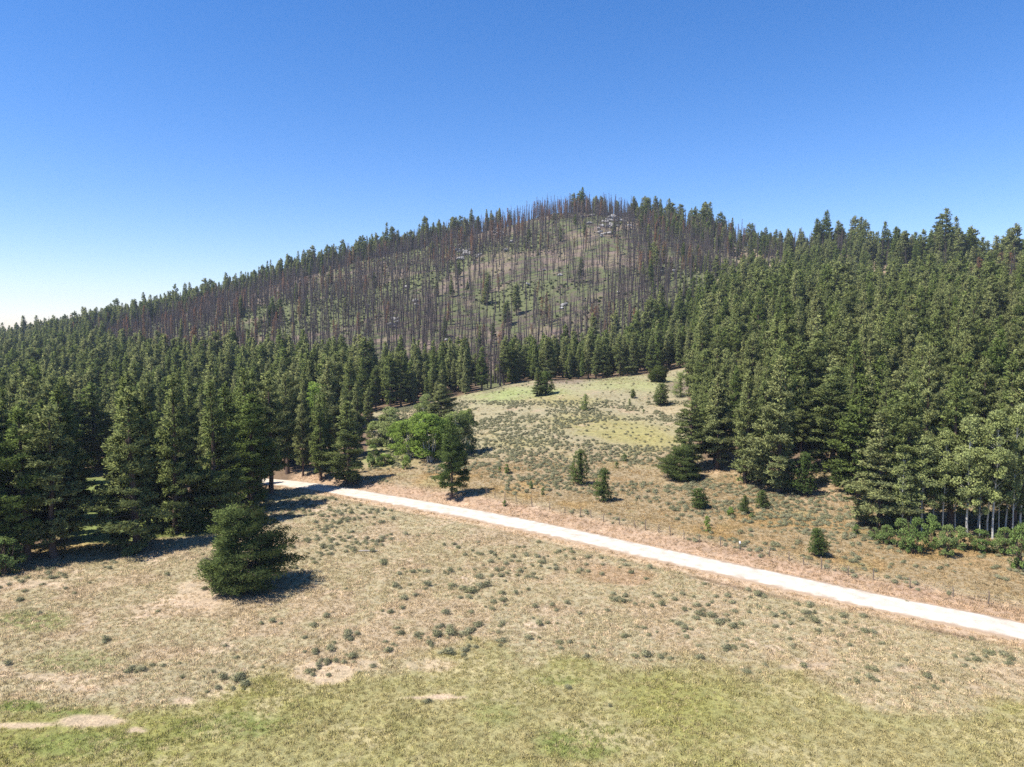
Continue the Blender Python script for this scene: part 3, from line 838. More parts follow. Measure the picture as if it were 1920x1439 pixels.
T('pine_tree', PV[0], 1007, 743, 690, 30, "dark pine on the knoll, the western stem of the close pair", 'pine tree')
T('pine_tree', SM[0], 1024, 741, 698, 24, "dark pine on the knoll, the eastern stem of the close pair", 'pine tree')
T('young_pine', SPARSE, 1098, 770, 740, 17, "pale grey-green young pine alone on the upper sagebrush", 'young pine')
T('young_pine', SM[3], 1187, 747, 731, 10, "tiny green pine in the middle of the grassy knoll", 'young pine')
T('young_pine', SPARSE, 1180, 761, 748, 8, "thin grey sapling just below the tiny knoll pine", 'sapling')
T('young_pine', SM[3], 1240, 761, 721, 26, "round-topped young pine with a dark shadow on the knoll", 'young pine')
T('young_pine', SPARSE, 1276, 744, 699, 28, "pale open young pine beside the round juniper on the knoll", 'young pine')
T('juniper_bush', JUN, 1236, 717, 692, 40, "round olive green bush at the top of the knoll", 'bush', parts=('stem', 'leaves'))
for px, py, top, w, lb in [(1171, 866, 852, 11, "tiny bright green shrub in the sagebrush above the columnar pine"), (1156, 879, 867, 9, "tiny green shrub just below its bright green neighbour in the sagebrush"),
                           (996, 917, 903, 9, "small bright green sapling in the sagebrush above the fence"), (1018, 929, 915, 9, "small green sapling near the fence, east of the bright one"),
                           (951, 889, 871, 13, "pair-topped green shrub in the sagebrush east of the open pine"), (937, 886, 876, 7, "very small green shrub beside the pair-topped green shrub"),
                           (1325, 986, 968, 14, "low dark green shrub below the small slope pine"), (1328, 999, 983, 11, "little upright green shrub nearest the fence below the slope pine"),
                           (1370, 968, 951, 15, "pale green shrub between the slope pine and the slim pine"), (1207, 775, 768, 5, "tiny grey-green shrub on the bare part of the knoll"),
                           (946, 949, 939, 11, "dark green clump on the road bank beside the open pine"), (1410, 972, 962, 13, "low yellowish green clump beside the slim leaning pine")]:
    T('green_shrub', SH[int(px) % 3], px, py, top, w, lb, 'shrub', parts=('stem', 'leaves'))
# grove in the creek bottom
for v, px, py, top, w, lb, nm in [
    (DEC['grey'][0], 735, 842, 768, 48, "grey-green leafy tree at the west side of the creek grove", 'leafy_tree'),
    (DEC['grey'][1], 705, 838, 790, 40, "low grey-green leafy tree behind the roadside pines", 'leafy_tree'),
    (DEC['bright'][0], 768, 860, 785, 56, "bright green leafy tree in the middle of the creek grove", 'leafy_tree'),
    (DEC['bright'][1], 808, 866, 780, 66, "widest bright green leafy tree of the creek grove, with pale stems", 'leafy_tree'),
    (DEC['grey'][0], 852, 856, 776, 46, "pale grey-green leafy tree behind the open-branched pine", 'leafy_tree'),
    (DEC['grey'][1], 876, 850, 768, 34, "grey-green leafy tree at the east end of the creek grove", 'leafy_tree'),
    (DEC['grey'][0], 800, 800, 742, 34, "pale leafy tree against the dark pine above the grove", 'leafy_tree'),
    (DEC['bright'][1], 790, 850, 776, 50, "bright green leafy tree behind the two widest of the creek grove", 'leafy_tree'),
    (DEC['bright'][0], 832, 858, 782, 46, "fresh green leafy tree just west of the open-branched pine", 'leafy_tree'),
    (DEC['bright'][1], 748, 850, 792, 36, "fresh green leafy tree between the grey-green and bright green ones", 'leafy_tree'),
    (DEC['bright'][0], 597, 812, 716, 42, "bright yellow-green leafy tree behind the dark roadside pines", 'leafy_tree'),
    (DEC['bright'][1], 618, 835, 760, 30, "bright green leafy tree low in the gap of the roadside pines", 'leafy_tree')]:
    T(nm, v, px, py, top, w, lb, 'leafy tree', 'leafy trees of the creek grove', parts=('stem', 'crown'))
T('pine_tree', PV[3], 828, 806, 722, 56, "dark rounded pine rising above the bright creek grove", 'pine tree')
T('green_shrub', SH[2], 762, 880, 854, 20, "bright green shrub in front of the creek grove", 'shrub', parts=('stem', 'leaves'))
T('green_shrub', SH[2], 722, 872, 852, 40, "wide bright green thicket west of the grove", 'shrub', parts=('stem', 'leaves'))
T('green_shrub', SH[0], 700, 876, 835, 26, "grey-green tall shrub beside the roadside pine", 'shrub', parts=('stem', 'leaves'))
# roadside pines, left of the road end
for v, px, py, top, w, d, lb in [
    (PV[0], 655, 906, 752, 76, None, "full broad pine standing where the road leaves the forest, beside the grove"),
    (PV[1], 602, 900, 742, 44, None, "slender pine next to the full broad pine at the road end"),
    (PV[3], 568, 893, 738, 36, None, "slim open pine with a bare lower stem at the road end"),
    (PV[5], 540, 893, 700, 62, 152, "tall dark pine on the road end, crown above a bare stem"),
    (PV[2], 470, 955, 742, 84, None, "tall full pine in the corner where forest meets grass, below the road"),
    (PV[5], 508, 925, 700, 78, None, "tall pine with bare reddish stem at the near side of the road end"),
    (PV[0], 400, 985, 716, 92, None, "tall dark pine behind the broad bushy pine"),
    (PV[4], 330, 1000, 706, 100, None, "tall pine behind and between the bushy pine and the big front pine"),
    (PV[4], 255, 1030, 735, 132, None, "big grey-green pine reaching the grass, branches down to the ground"),
    (PV[3], 103, 1046, 763, 122, None, "big front pine with a clear dark stem on the leaf-strewn ground"),
    (PV[3], 48, 1052, 768, 116, None, "front pine with a thick dark stem, second of the shadowed pair"),
    (PV[4], -25, 1062, 765, 130, None, "front pine cut by the photo border, with drooping low branches"),
    (PV[1], 180, 905, 720, 90, 172, "tall pine behind the lush green creek bottom"),
    (SM[2], 370, 1000, 950, 34, None, "small green conifer under the forest edge west of the bushy pine")]:
    T('pine_tree', v, px, py, top, w, lb, 'pine tree', 'front pines of the left forest', d=d)
for px, py, top, w, lb in [(330, 992, 950, 60, "green leafy thicket under the tall pines beside the bushy pine"), (205, 975, 935, 60, "lush light green thicket in the creek bottom"), (160, 950, 925, 60, "light green thicket at the back of the creek bottom"), (10, 1075, 1010, 70, "dark green thicket at the foot of the front pines")]:
    T('green_shrub', SH[2 if px < 300 and px > 50 else 0], px, py, top, w, lb, 'shrub', parts=('stem', 'leaves'))
# edge of the right forest
for v, px, py, top, w, lb in [
    (BUSHY, 1284, 900, 835, 74, "low spreading dark pine at the western tip of the right forest"),
    (PV[3], 1296, 880, 752, 68, "dark pine leaning west above the low spreading one"),
    (PV[1], 1345, 880, 700, 70, "thin grey-green pine with a bare stem behind the forest tip"),
    (PV[4], 1398, 905, 700, 80, "tall full green pine behind the small dark slope pine"),
    (PV[0], 1462, 922, 672, 96, "tallest full green pine of the forest corner"),
    (SM[2], 1507, 930, 852, 54, "dense small dark pine in the hollow of the forest edge"),
    (SPARSE, 1546, 905, 882, 18, "tiny pale conifer in the dark hollow of the forest edge"),
    (SM[2], 1572, 912, 866, 36, "small light green pine on the bare bank of the hollow"),
    (PV[4], 1648, 985, 775, 116, "big spreading pine reaching the grass beside the aspens"),
    (PV[2], 1560, 880, 690, 90, "tall green pine above the hollow of the forest edge"),
    (PV[0], 1610, 930, 705, 90, "tall green pine directly behind the big spreading pine"),
    (PV[2], 1700, 985, 720, 90, "tall dark pine behind the western aspens"),
    (PV[1], 1780, 985, 700, 90, "tall green pine behind the middle aspens"),
    (PV[4], 1900, 990, 705, 110, "tall green pine behind the eastern aspens")]:
    T('pine_tree', v, px, py, top, w, lb, 'pine tree', 'edge pines of the right forest')
for k, (px, py, top, w) in enumerate([(1728, 998, 822, 62), (1690, 1000, 850, 46), (1768, 996, 812, 56), (1814, 1006, 785, 72), (1850, 1003, 800, 58), (1862, 1012, 775, 66), (1886, 996, 790, 60), (1912, 1000, 762, 70), (1945, 1000, 775, 74), (1790, 992, 830, 46), (1750, 990, 835, 40), (1832, 990, 800, 46), (1872, 1000, 795, 40), (1898, 1008, 780, 44), (1706, 992, 845, 36), (1836, 1010, 840, 34)]):
    lb = ["aspen with a long bare pale stem, beside the big spreading pine", "short thin aspen half hidden by the big spreading pine", "aspen just east of the long bare pale stem", "tallest bright-stemmed aspen in the middle of the grove", "slim aspen right of the tallest bright-stemmed one", "white-stemmed aspen, second bright stem from the tallest", "thin-stemmed aspen behind the eastern pair", "leafy aspen near the photo border", "aspen cut off by the photo border", "short aspen low behind the tallest bright-stemmed one", "thin aspen between the long bare stem and its eastern neighbour", "slender aspen rising behind the slim one of the middle grove", "thin short-crowned aspen among the eastern white stems", "slender aspen just before the last leafy aspen near the border", "thinnest short aspen at the skirt of the spreading pine", "small low aspen in front of the middle grove"][k]
    T('aspen_tree', ASP[k % 3], px, py, top, w, lb, 'aspen', 'aspens at the right forest edge')
for k, (px, py, top, w) in enumerate([(1660, 1020, 985, 34), (1690, 1030, 975, 44), (1715, 1038, 972, 44), (1745, 1028, 968, 40), (1775, 1045, 985, 36), (1800, 1030, 990, 44), (1840, 1035, 995, 44), (1605, 1003, 985, 18), (1880, 1040, 990, 40), (1912, 1068, 985, 44), (1640, 1012, 990, 24)]):
    T('green_shrub', SH[k % 2], px, py, top, w, f"green shrub at the foot of the aspens, {ordw(1 + sorted([1660,1690,1715,1745,1775,1800,1840,1605,1880,1912,1640]).index(px))} from the left", 'shrub', 'shrubs at the foot of the aspens', parts=('stem', 'leaves'))

# ------------------------------------------------------------------ the forest: candidates on a jittered grid
g = np.random.default_rng(77)
def cand(step, y0, y1, umax=.86):
    ys = np.arange(y0, y1, step)
    P = []
    for yv in ys:
        xs = np.arange(-umax * yv, umax * yv, step)
        P.append(np.c_[xs + g.uniform(-.42, .42, len(xs)) * step, yv + g.uniform(-.42, .42, len(xs)) * step])
    return np.concatenate(P)
P = cand(5.5, 84, 850, .92)
z = H(P[:, 0], P[:, 1])
px, py = project(P[:, 0], P[:, 1], z)
cd = crest_d(px)
y = P[:, 1]
sdv, _ = road_sd(P[:, 0], P[:, 1])
inforest = (y > itp(px, DF)) & (y < cd + 22) & (np.abs(sdv) > 5.5)
burn = burnt_mask(px, y)
n1 = fbm(P[:, 0], P[:, 1], 26, 2, 61)
rnd = g.random(len(P))
ridge_l = (y > cd - itp(px, [(250, 150), (420, 80), (620, 48), (900, 36)])) & (px < 900)
ridge_r = (px > 1195) & (y > cd - 90)
ridge_m = (px > 1075) & (px < 1195) & (y > cd - 14)
pg = np.where(burn > .5, .012, .93)
pg = np.where(ridge_l & (burn > .5), .9, pg)
pg = np.where((burn > .5) & (px > 880) & (px < 960) & (y > cd - 30), .3, pg)
pg = np.where(ridge_m, .65, pg)
pg = np.where(ridge_r & (burn > .5), np.where(n1 > .5, .5, .25), pg)
pg = np.where((burn > .5) & (px > 1200) & (px < 1460) & ~ridge_r, .10, pg)
pg = np.where((burn < .5) & (px > 1300) & (y > cd - 120), np.where(n1 > .5, .30, .62), pg)
pg = np.where((px > 1440) & (px < 1960) & (y > cd - 185) & (y < cd - 60), np.where(n1 > .5, .12, .32), pg)
pg = np.where((burn < .5) & (y > 480) & (px < 350), .8, pg)
pg = np.where((px > 1440) & (y > 200) & (y < cd - 110), .86, pg)
pg = np.where((px > 556) & (px < 690) & (y < 240), .45, pg)
bare = (np.exp(-(((px - 1415) / 60) ** 2 + ((py - 512) / 32) ** 2)) > .4)
pg = np.where(bare, .03, pg)
keep = inforest & (rnd < pg)
keep &= ~((px > 130) & (px < 225) & (y < 172))
# clearings round the placed trees
PL = np.array(PLACED)
for (qx, qy, qr) in PLACED:
    keep &= (np.hypot(P[:, 0] - qx, y - qy) > qr * .75 + 1.0)
# dead trees scattered among the living
dead_p = np.where(px < 520, .07, .014) * (y > 330) + np.where((px > 1440) & (y > cd - 185) & (y < cd - 50), .40, 0) + np.where((px > 1440) & (y > cd - 50), .08, 0)
dead = keep & (g.random(len(P)) < dead_p) & (burn < .5)
green = keep & ~dead
G = np.where(green)[0]
hh = g.uniform(12.5, 23.5, len(P)) * np.where(y > 500, .93, 1) * np.where(px > 1300, 1.0, .97)
hh = np.where((px > 690) & (px < 1300) & (y < 340), g.uniform(12, 19, len(P)), hh)
hh = np.where((burn > .5) & ~ridge_l, hh * .85, hh)
hh = np.where(y > cd - 45, hh * 1.22 * g.uniform(.65, 1.15, len(P)), hh)
hh *= np.where(g.random(len(P)) < .16, g.uniform(.45, .8, len(P)), 1) * g.uniform(.88, 1.14, len(P))
big = (px > 1180) & (y > cd - 60)
hh = np.where(big, hh * 1.12, hh)
rr_ = hh / 20 * g.uniform(2.2, 3.7, len(P)) * np.where(big, 1.12, 1)

# burnt trees
Q = cand(4.3, 260, 800, .62)
zq = H(Q[:, 0], Q[:, 1]); qx, qy = project(Q[:, 0], Q[:, 1], zq)
nb1 = fbm(Q[:, 0], Q[:, 1], 60, 3, 71)
pb = burnt_mask(qx, Q[:, 1]) * np.where(Q[:, 1] > crest_d(qx) - 12, .8, .26 + .70 * sstep(.36, .62, nb1 * .6 + .4 * fbm(Q[:, 0], Q[:, 1], 16, 2, 73)))
pb = np.where((qx < 880) & (Q[:, 1] > crest_d(qx) - itp(qx, [(250, 160), (420, 90), (620, 55), (900, 30)])), .16, pb)
pb = np.where((qx > 1180) & (Q[:, 1] > crest_d(qx) - 60), .35, pb)
pb = np.where(np.exp(-(((qx - 1415) / 60) ** 2 + ((qy - 512) / 32) ** 2)) > .4, .22, pb)
kb = (g.random(len(Q)) < pb) & (Q[:, 1] < crest_d(qx) + 10)
Bi = np.where(kb)[0]

# visible share of each tree: paint far to near into a small picture
items = []   # depth, kind, index, px, pybase, h_px, w_px
dep_ = lambda yy, zz: yy * CT - (zz - CAM_H) * ST
for i in G:
    f = FPX / dep_(y[i], z[i]); items.append((y[i], 0, i, px[i], py[i], hh[i] * f, rr_[i] * 2 * f))
bh = g.uniform(.5, 1.2, len(Q))
for i in Bi:
    f = FPX / dep_(Q[i, 1], zq[i]); items.append((Q[i, 1], 1, i, qx[i], qy[i], 17 * bh[i] * f, 1.6 * f))
for (qx_, qy_, qr_) in PLACED:
    zz = H(qx_, qy_); a, b = project(np.array(qx_), qy_, zz); f = FPX / dep_(qy_, zz)
    items.append((qy_, 2, 0, float(a), float(b), min(22, qr_ * 5) * f, qr_ * 2 * f))
items.sort(key=lambda t: -t[0])
BW, BH = 960, 720
buf = np.full((BH, BW), -1, np.int32)
for k, (dd, kd, i, cx, cy, hp, wp) in enumerate(items):
    cx, cy, hp, wp = cx / 2, cy / 2, hp / 2, wp / 2
    y1 = int(min(BH - 1, cy)); y0 = int(max(0, cy - hp))
    for r_ in range(y0, y1 + 1):
        t = (cy - r_) / max(hp, 1)
        hw = wp * .5 * max(.08, max(0, 1 - t) ** .7) if kd != 1 else max(.5, wp * .4)
        a, b = int(max(0, round(cx - hw))), int(min(BW, round(cx + hw) + (kd == 1)))
        if b > a: buf[r_, a:b] = k
cnt = np.bincount(buf[buf >= 0], minlength=len(items))
vg = sorted([(cnt[k], it[2]) for k, it in enumerate(items) if it[1] == 0 and cnt[k] > 0], reverse=True)
vb = sorted([(cnt[k], it[2]) for k, it in enumerate(items) if it[1] == 1 and cnt[k] > 0], reverse=True)
topg = [i for c, i in vg[:300 - 28]]
topb = [i for c, i in vb[:300]]
restg = np.array([i for i in G if i not in set(topg)])
restb = np.array([i for i in Bi if i not in set(topb)])
print("green", len(G), "visible", len(vg), "burnt", len(Bi), "visible", len(vb))

def region(px_, d_):
    if d_ > crest_d(px_) - 60: return 'ridge', "on the ridgeline against the sky"
    if px_ < 700 and d_ < 320: return 'left', "of the left forest"
    if px_ < 700: return 'upper left', "of the upper left forest"
    if px_ < 1296 and d_ > 240: return 'strip', "of the forest behind the knoll"
    return 'right', "of the right forest"
def rows(idx, pxs, pys, ds, per=26):
    """[(i, region phrase, row ordinal, ordinal from the left)], rows counted up from the lowest"""
    by = {}
    for i in idx: by.setdefault(region(pxs[i], ds[i]), []).append(i)
    res = []
    for (k_, ph), L_ in by.items():
        L_.sort(key=lambda i: -pys[i])
        nrow = max(1, round(len(L_) / per))
        for r_ in range(nrow):
            seg = sorted(L_[r_ * len(L_) // nrow:(r_ + 1) * len(L_) // nrow], key=lambda i: pxs[i])
            for c_, i in enumerate(seg): res.append((i, ph, r_ + 1, c_ + 1))
    return res
mid = lambda v, a, b, names: names[0] if v < a else names[2] if v > b else names[1]
for i, ph, r_, c_ in rows(topg, px, py, y):
    d_ = y[i]
    near = d_ < 260
    size = mid(hh[i], 14, 19.5, ("short", "middling", "tall"))
    vi = int(g.integers(6))
    form = ("full", "slender", "columnar", "round-topped", "broad", "bare-stemmed")[vi]
    lb = f"{size} {form} conifer, {ordw(c_)} from left in {ordw(r_)} lowest row {ph}"
    if near:
        v = PV[vi]
        place('conifer_tree', v, P[i, 0], y[i], z[i] - .1, hh[i], rr_[i], g.uniform(0, 6.28), label=lb, cat='conifer', group='conifers ' + ph)
    else:
        o = obj('conifer_tree', FV[vi], loc=(P[i, 0], y[i], z[i] - .1)); o.rotation_euler = (0, 0, g.uniform(0, 6.28))
        s = rr_[i] / 2.8; o.scale = (s, s, hh[i] / 20)
        tag(o, lb, 'conifer', 'conifers ' + ph)
L_ = sorted(topb, key=lambda i: -qy[i])
nrow = 10
for r_ in range(nrow):
    seg = sorted(L_[r_ * len(L_) // nrow:(r_ + 1) * len(L_) // nrow], key=lambda i: qx[i])
    for c_, i in enumerate(seg):
        vi = int(g.integers(6)); me, h0 = BV[vi]
        o = obj('burnt_tree', me, loc=(Q[i, 0], Q[i, 1], zq[i])); o.rotation_euler = (g.normal(0, .04), g.normal(0, .04), g.uniform(0, 6.28))
        s = 17 * bh[i] / h0; o.scale = (s * 1.1, s * 1.1, s)
        form = ("thin", "twiggy", "short", "tall twiggy", "nearly bare", "brushy")[vi]
        tag(o, f"{form} burnt tree, {ordw(c_ + 1)} from the left in {ordw(r_ + 1)} lowest row of the burnt slope", 'burnt tree', 'burnt trees on the slope')
# dead and scorched trees, each of its own
di = [i for i in np.where(dead)[0] if y[i] < cd[i] + 5]
dl = sorted([i for i in di if px[i] < 700], key=lambda i: -y[i])[:95]; dr = [i for i in di if px[i] >= 700][:95]; print('dead', len(di), len(dl), len(dr))
for side_, c_, i in [('left', c_, i) for c_, i in enumerate(sorted(dl, key=lambda i: px[i]))] + [('right', c_, i) for c_, i in enumerate(sorted(dr, key=lambda i: px[i]))]:
    me, h0 = RV[c_ % 3] if g.random() < .6 else BV[(c_ % 3) * 2 + 1]
    o = obj('dead_tree', me, loc=(P[i, 0], y[i], z[i] - .1)); o.rotation_euler = (0, 0, g.uniform(0, 6.28)); s = hh[i] / 17; o.scale = (s * 1.3, s * 1.3, s)
    tag(o, f"dead brown tree among living conifers, {ordw(c_ + 1)} from the left in the {side_} forest", 'dead tree', 'dead trees among the living forest')

# ------------------------------------------------------------------ masses of plants: one object each
def scatter(name, pts, variants, rz, sc, vi, label, cat, col=None, tilt=None):
    me = bpy.data.meshes.new(name)
    me.vertices.add(len(pts)); me.vertices.foreach_set('co', np.asarray(pts, np.float32).ravel())
    rot = np.zeros((len(pts), 3), np.float32); rot[:, 2] = rz
    if tilt is not None: rot[:, 0] = tilt[0]; rot[:, 1] = tilt[1]
    fattr(me, 'rot', rot, 'FLOAT_VECTOR'); fattr(me, 'sc', np.asarray(sc, np.float32), 'FLOAT_VECTOR'); fattr(me, 'vi', np.asarray(vi, np.int32), 'INT')
    if col is not None: fattr(me, 'col', np.hstack([col, np.ones((len(pts), 1))]).astype(np.float32), 'FLOAT_COLOR')
    o = obj(name, me)
    src = bpy.data.collections.new(name + "_kinds")          # not linked to the scene
    for k_, vm in enumerate(variants):
        src.objects.link(bpy.data.objects.new(f"{name}_kind_{k_:02d}", vm))
    ng = bpy.data.node_groups.new(name + "_spread", 'GeometryNodeTree')
    ng.interface.new_socket("Geometry", in_out='INPUT', socket_type='NodeSocketGeometry')
    ng.interface.new_socket("Geometry", in_out='OUTPUT', socket_type='NodeSocketGeometry')
    gi, go = ng.nodes.new('NodeGroupInput'), ng.nodes.new('NodeGroupOutput')
    ip = ng.nodes.new('GeometryNodeInstanceOnPoints'); ci = ng.nodes.new('GeometryNodeCollectionInfo')
    ci.inputs['Collection'].default_value = src; ci.inputs['Separate Children'].default_value = True; ci.inputs['Reset Children'].default_value = True
    def na(nm, ty):
        n = ng.nodes.new('GeometryNodeInputNamedAttribute'); n.data_type = ty; n.inputs[0].default_value = nm; return n.outputs[0]
    er = ng.nodes.new('FunctionNodeEulerToRotation')
    L = ng.links.new
    L(na('rot', 'FLOAT_VECTOR'), er.inputs[0]); L(er.outputs[0], ip.inputs['Rotation'])
    L(na('sc', 'FLOAT_VECTOR'), ip.inputs['Scale']); L(na('vi', 'INT'), ip.inputs['Instance Index'])
    ip.inputs['Pick Instance'].default_value = True
    L(gi.outputs[0], ip.inputs['Points']); L(ci.outputs[0], ip.inputs['Instance']); L(ip.outputs[0], go.inputs[0])
    md = o.modifiers.new("spread", 'NODES'); md.node_group = ng
    tag(o, label, cat, kind='stuff')
    return o
if len(restg):
    i = restg
    scatter('conifer_forest', np.c_[P[i], z[i] - .1], FV, g.uniform(0, 6.28, len(i)), np.c_[rr_[i] / 2.8, rr_[i] / 2.8, hh[i] / 20], g.integers(0, 6, len(i)), "dense dark green conifer forest filling the slopes behind the front trees", 'forest')
i = restb
s_ = bh[i]
redm = g.random(len(i)) < np.where(fbm(Q[i, 0], Q[i, 1], 50, 2, 99) > .58, .14, .02) + (g.random(len(i)) < 0.07 * (qx[i] < 480))
vi_ = np.where(redm, 6 + g.integers(0, 3, len(i)), g.integers(0, 6, len(i)))
scatter('burnt_forest', np.c_[Q[i], zq[i]], [m for m, h_ in BV] + [m for m, h_ in RV], g.uniform(0, 6.28, len(i)), np.c_[s_ * 1.05, s_ * 1.05, s_], vi_, "charred leafless trunks standing across the burnt hillside", 'burnt forest', tilt=(g.normal(0, .045, len(i)), g.normal(0, .045, len(i))))

# brush on the burnt slope
S = cand(3.2, 290, 780, .60)
sz = H(S[:, 0], S[:, 1]); sx_, sy_ = project(S[:, 0], S[:, 1], sz)
k_ = (g.random(len(S)) < burnt_mask(sx_, S[:, 1]) * np.clip(.15 + 2.6 * (fbm(S[:, 0], S[:, 1], 70, 3, 77) - .42), .06, .9)) & (S[:, 1] < crest_d(sx_) + 4)
S, sz = S[k_], sz[k_]
s_ = g.uniform(.6, 1.7, len(S))
scatter('hillside_brush', np.c_[S, sz - .05], HB, g.uniform(0, 6.28, len(S)), np.c_[s_, s_, s_ * .8], g.integers(0, 4, len(S)), "low green brush regrowing between the burnt trunks", 'brush')

# sagebrush
sage = []        # px, py, width in photo pixels
for t in """197 1203 24;512 1167 26;612 1158 22;587 1175 22;240 1262 30;265 1258 28;305 1250 18;342 1272 16;400 1262 18;417 1275 24;448 1275 34;460 1285 26;407 1293 22;443 1235 20;422 1213 14;493 1252 14;590 1225 24;622 1220 28;597 1250 26;612 1245 28;580 1262 24;630 1242 22;617 1268 16;
662 1235 34;650 1198 30;670 1190 20;727 1222 28;722 1205 20;750 1190 26;805 1210 24;783 1195 26;825 1178 24;845 1178 24;820 1195 28;845 1192 30;868 1190 28;880 1188 24;840 1226 30;872 1222 24;890 1215 20;698 1252 22;943 1205 28;900 1174 24;943 1172 22;935 1188 16;992 1199 20;1012 1172 20;1028 1170 18;1050 1207 22;1068 1207 20;1098 1233 18;1113 1215 14;1170 1195 22;1208 1180 18;1216 1192 20;1190 1232 26;1212 1232 28;1240 1232 22;1258 1238 22;717 1060 30;773 1074 20;800 1075 18;843 1073 24;890 1070 18;900 1085 22;940 1082 24;740 1100 26;757 1124 22;778 1118 22;800 1099 20;848 1100 24;870 1105 24;885 1112 30;900 1102 26;880 1122 22;913 1100 20;940 1114 20;967 1114 18;925 1130 22;942 1128 22;923 1144 20;732 1149 18;835 1152 22;885 1150 16;1003 1140 18;1035 1137 20;1062 1132 18;997 1084 18;990 1107 12;1240 1136 20;1087 1152 16;1273 1172 26;755 1142 16;
1310 1154 30;1333 1156 26;1347 1168 28;1373 1177 24;1390 1172 20;1377 1149 22;1420 1118 24;1434 1120 18;1424 1140 20;1440 1142 20;1452 1156 22;1468 1152 18;1483 1172 22;1453 1177 18;1510 1152 26;1527 1151 18;1527 1167 24;1533 1184 20;1560 1162 20;1580 1158 20;1584 1170 20;1560 1184 18;1577 1194 18;1620 1186 24;1636 1188 18;1520 1136 24;1655 1207 16;1593 1212 16;1360 1218 24;1376 1214 20;1383 1202 20;1393 1213 18;1403 1262 28;1425 1262 10;1487 1212 16;1480 1200 16;1626 1255 18;1640 1258 20;1592 1276 16;1606 1280 18;1632 1273 18;1643 1278 12;1697 1239 18;1687 1249 14;1738 1272 24;1750 1290 18;1711 1290 14;1724 1292 16;1807 1249 22;1883 1230 22;1896 1238 16;1847 1233 16;1790 1232 16;1287 1196 16;1282 1180 22;1310 1212 14;1700 1130 12;1365 1120 18;1300 1120 14""".replace('\n', '').split(';'):
    a_, b_, c_ = map(float, t.split()); sage.append((a_, b_, c_))
SP = []
for a_, b_, w_ in sage:
    x_, y_, z_ = hit(a_, b_)
    for q_ in range(int(w_ > 14) + int(w_ > 22)):
        ox, oy = rs.normal(0, .55, 2) + rs.choice([-.45, .45], 2)
        SP.append((x_ + ox, y_ + oy * 1.2, H(x_ + ox, y_ + oy * 1.2), w_ * y_ / FPX * rs.uniform(.4, .75)))
    SP.append((x_, y_, z_, 1.08 * w_ * y_ / FPX * (.8 + .45 * ((a_ * 7.3 + b_ * 3.1) % 1))))
SP = np.array(SP)
# strewn by density
K = 105000
yy = np.sqrt(g.uniform(55 ** 2, 300 ** 2, K)); uu = g.uniform(-.93, .93, K); xx = uu * yy
zz = H(xx, yy); ax_, ay_ = project(xx, yy, zz); sd_, _ = road_sd(xx, yy)
c1, c2 = fbm(xx, yy, 7, 3, 201), fbm(xx, yy, 22, 3, 205)
dn = np.zeros(K)                                   # per square metre
neara = (sd_ < -5.5) & (yy < 150)
band = np.exp(-((ay_ - itp(ax_, [(0, 1080), (450, 985), (700, 990), (1000, 1085), (1400, 1150), (1920, 1240)])) / 55) ** 2)
dn = np.where(neara, .5 * band * sstep(.5, .62, c1 * .55 + c2 * .45) + .006, 0)
dn = np.where(neara & (ax_ > 380) & (ax_ < 900) & (ay_ < 1070), .55 * sstep(.40, .6, c1), dn)
far_ = (sd_ > 5.5) & (yy < 300)
mea = far_ & (yy < itp(ax_, DF) + 1) & (ax_ > 640)
dn = np.where(mea, 1.9 * sstep(.36, .55, c1 * .6 + c2 * .4), dn)
dn = np.where(mea & (sd_ < 18), .42 * sstep(.46, .60, c1), dn)
dn = np.where(mea & (ay_ < 752), .04, dn)
dn = np.where(mea & (np.exp(-(((ax_ - 1190) / 130) ** 2 + ((ay_ - 812) / 22) ** 2)) > .35), .1, dn)
A_ = .93 * (300 ** 2 - 55 ** 2)
kp = g.random(K) < dn * A_ / K
X2 = np.c_[xx, yy, zz, g.uniform(.55, 1.35, K)][kp]
ok = ~((ay_[kp] > 1100) & (np.min(np.hypot(X2[:, 0][:, None] - SP[None, :, 0], X2[:, 1][:, None] - SP[None, :, 1]), axis=1) < .7))
X2 = X2[ok]
allS = np.concatenate([SP, X2])
for (qx_, qy_, qr_) in PLACED:
    allS = allS[np.hypot(allS[:, 0] - qx_, allS[:, 1] - qy_) > qr_ * .5]
spx, spy = project(allS[:, 0], allS[:, 1], allS[:, 2])
size = np.where((spx > 0) & (spx < 1920) & (spy < 1430), allS[:, 3] / allS[:, 1], 0)
order = np.argsort(-size)
ind, rest = order[:300], order[300:]
print("sage", len(allS))
L_ = sorted(ind, key=lambda i: -spy[i]); nrow = 10
for r_ in range(nrow):
    seg = sorted(L_[r_ * 300 // nrow:(r_ + 1) * 300 // nrow], key=lambda i: spx[i])
    for c_, i in enumerate(seg):
        w_ = allS[i, 3]; s_ = w_ / 1.25
        o = obj('sagebrush', SG[int(g.integers(6))], loc=(allS[i, 0], allS[i, 1], allS[i, 2] - .03)); o.rotation_euler = (0, 0, g.uniform(0, 6.28)); o.scale = (s_ * g.uniform(.85, 1.35), s_ * g.uniform(.8, 1.2), s_ * g.uniform(.6, 1.05))
        tag(o, f"{mid(w_, .85, 1.35, ('small', 'middling', 'large'))} grey-green sagebrush, {ordw(c_ + 1)} from the left in {ordw(r_ + 1)} lowest row on the flat", 'sagebrush', 'sagebrush on the dry flat')
i = rest; s_ = allS[i, 3] / 1.15
scatter('sagebrush_cover', np.c_[allS[i, :2], allS[i, 2] - .03], SG, g.uniform(0, 6.28, len(i)), np.c_[s_ * g.uniform(.85, 1.4, len(i)), s_, s_ * g.uniform(.55, 1.0, len(i))], g.integers(0, 6, len(i)), "grey-green sagebrush covering the meadow and the dry flat", 'sagebrush')

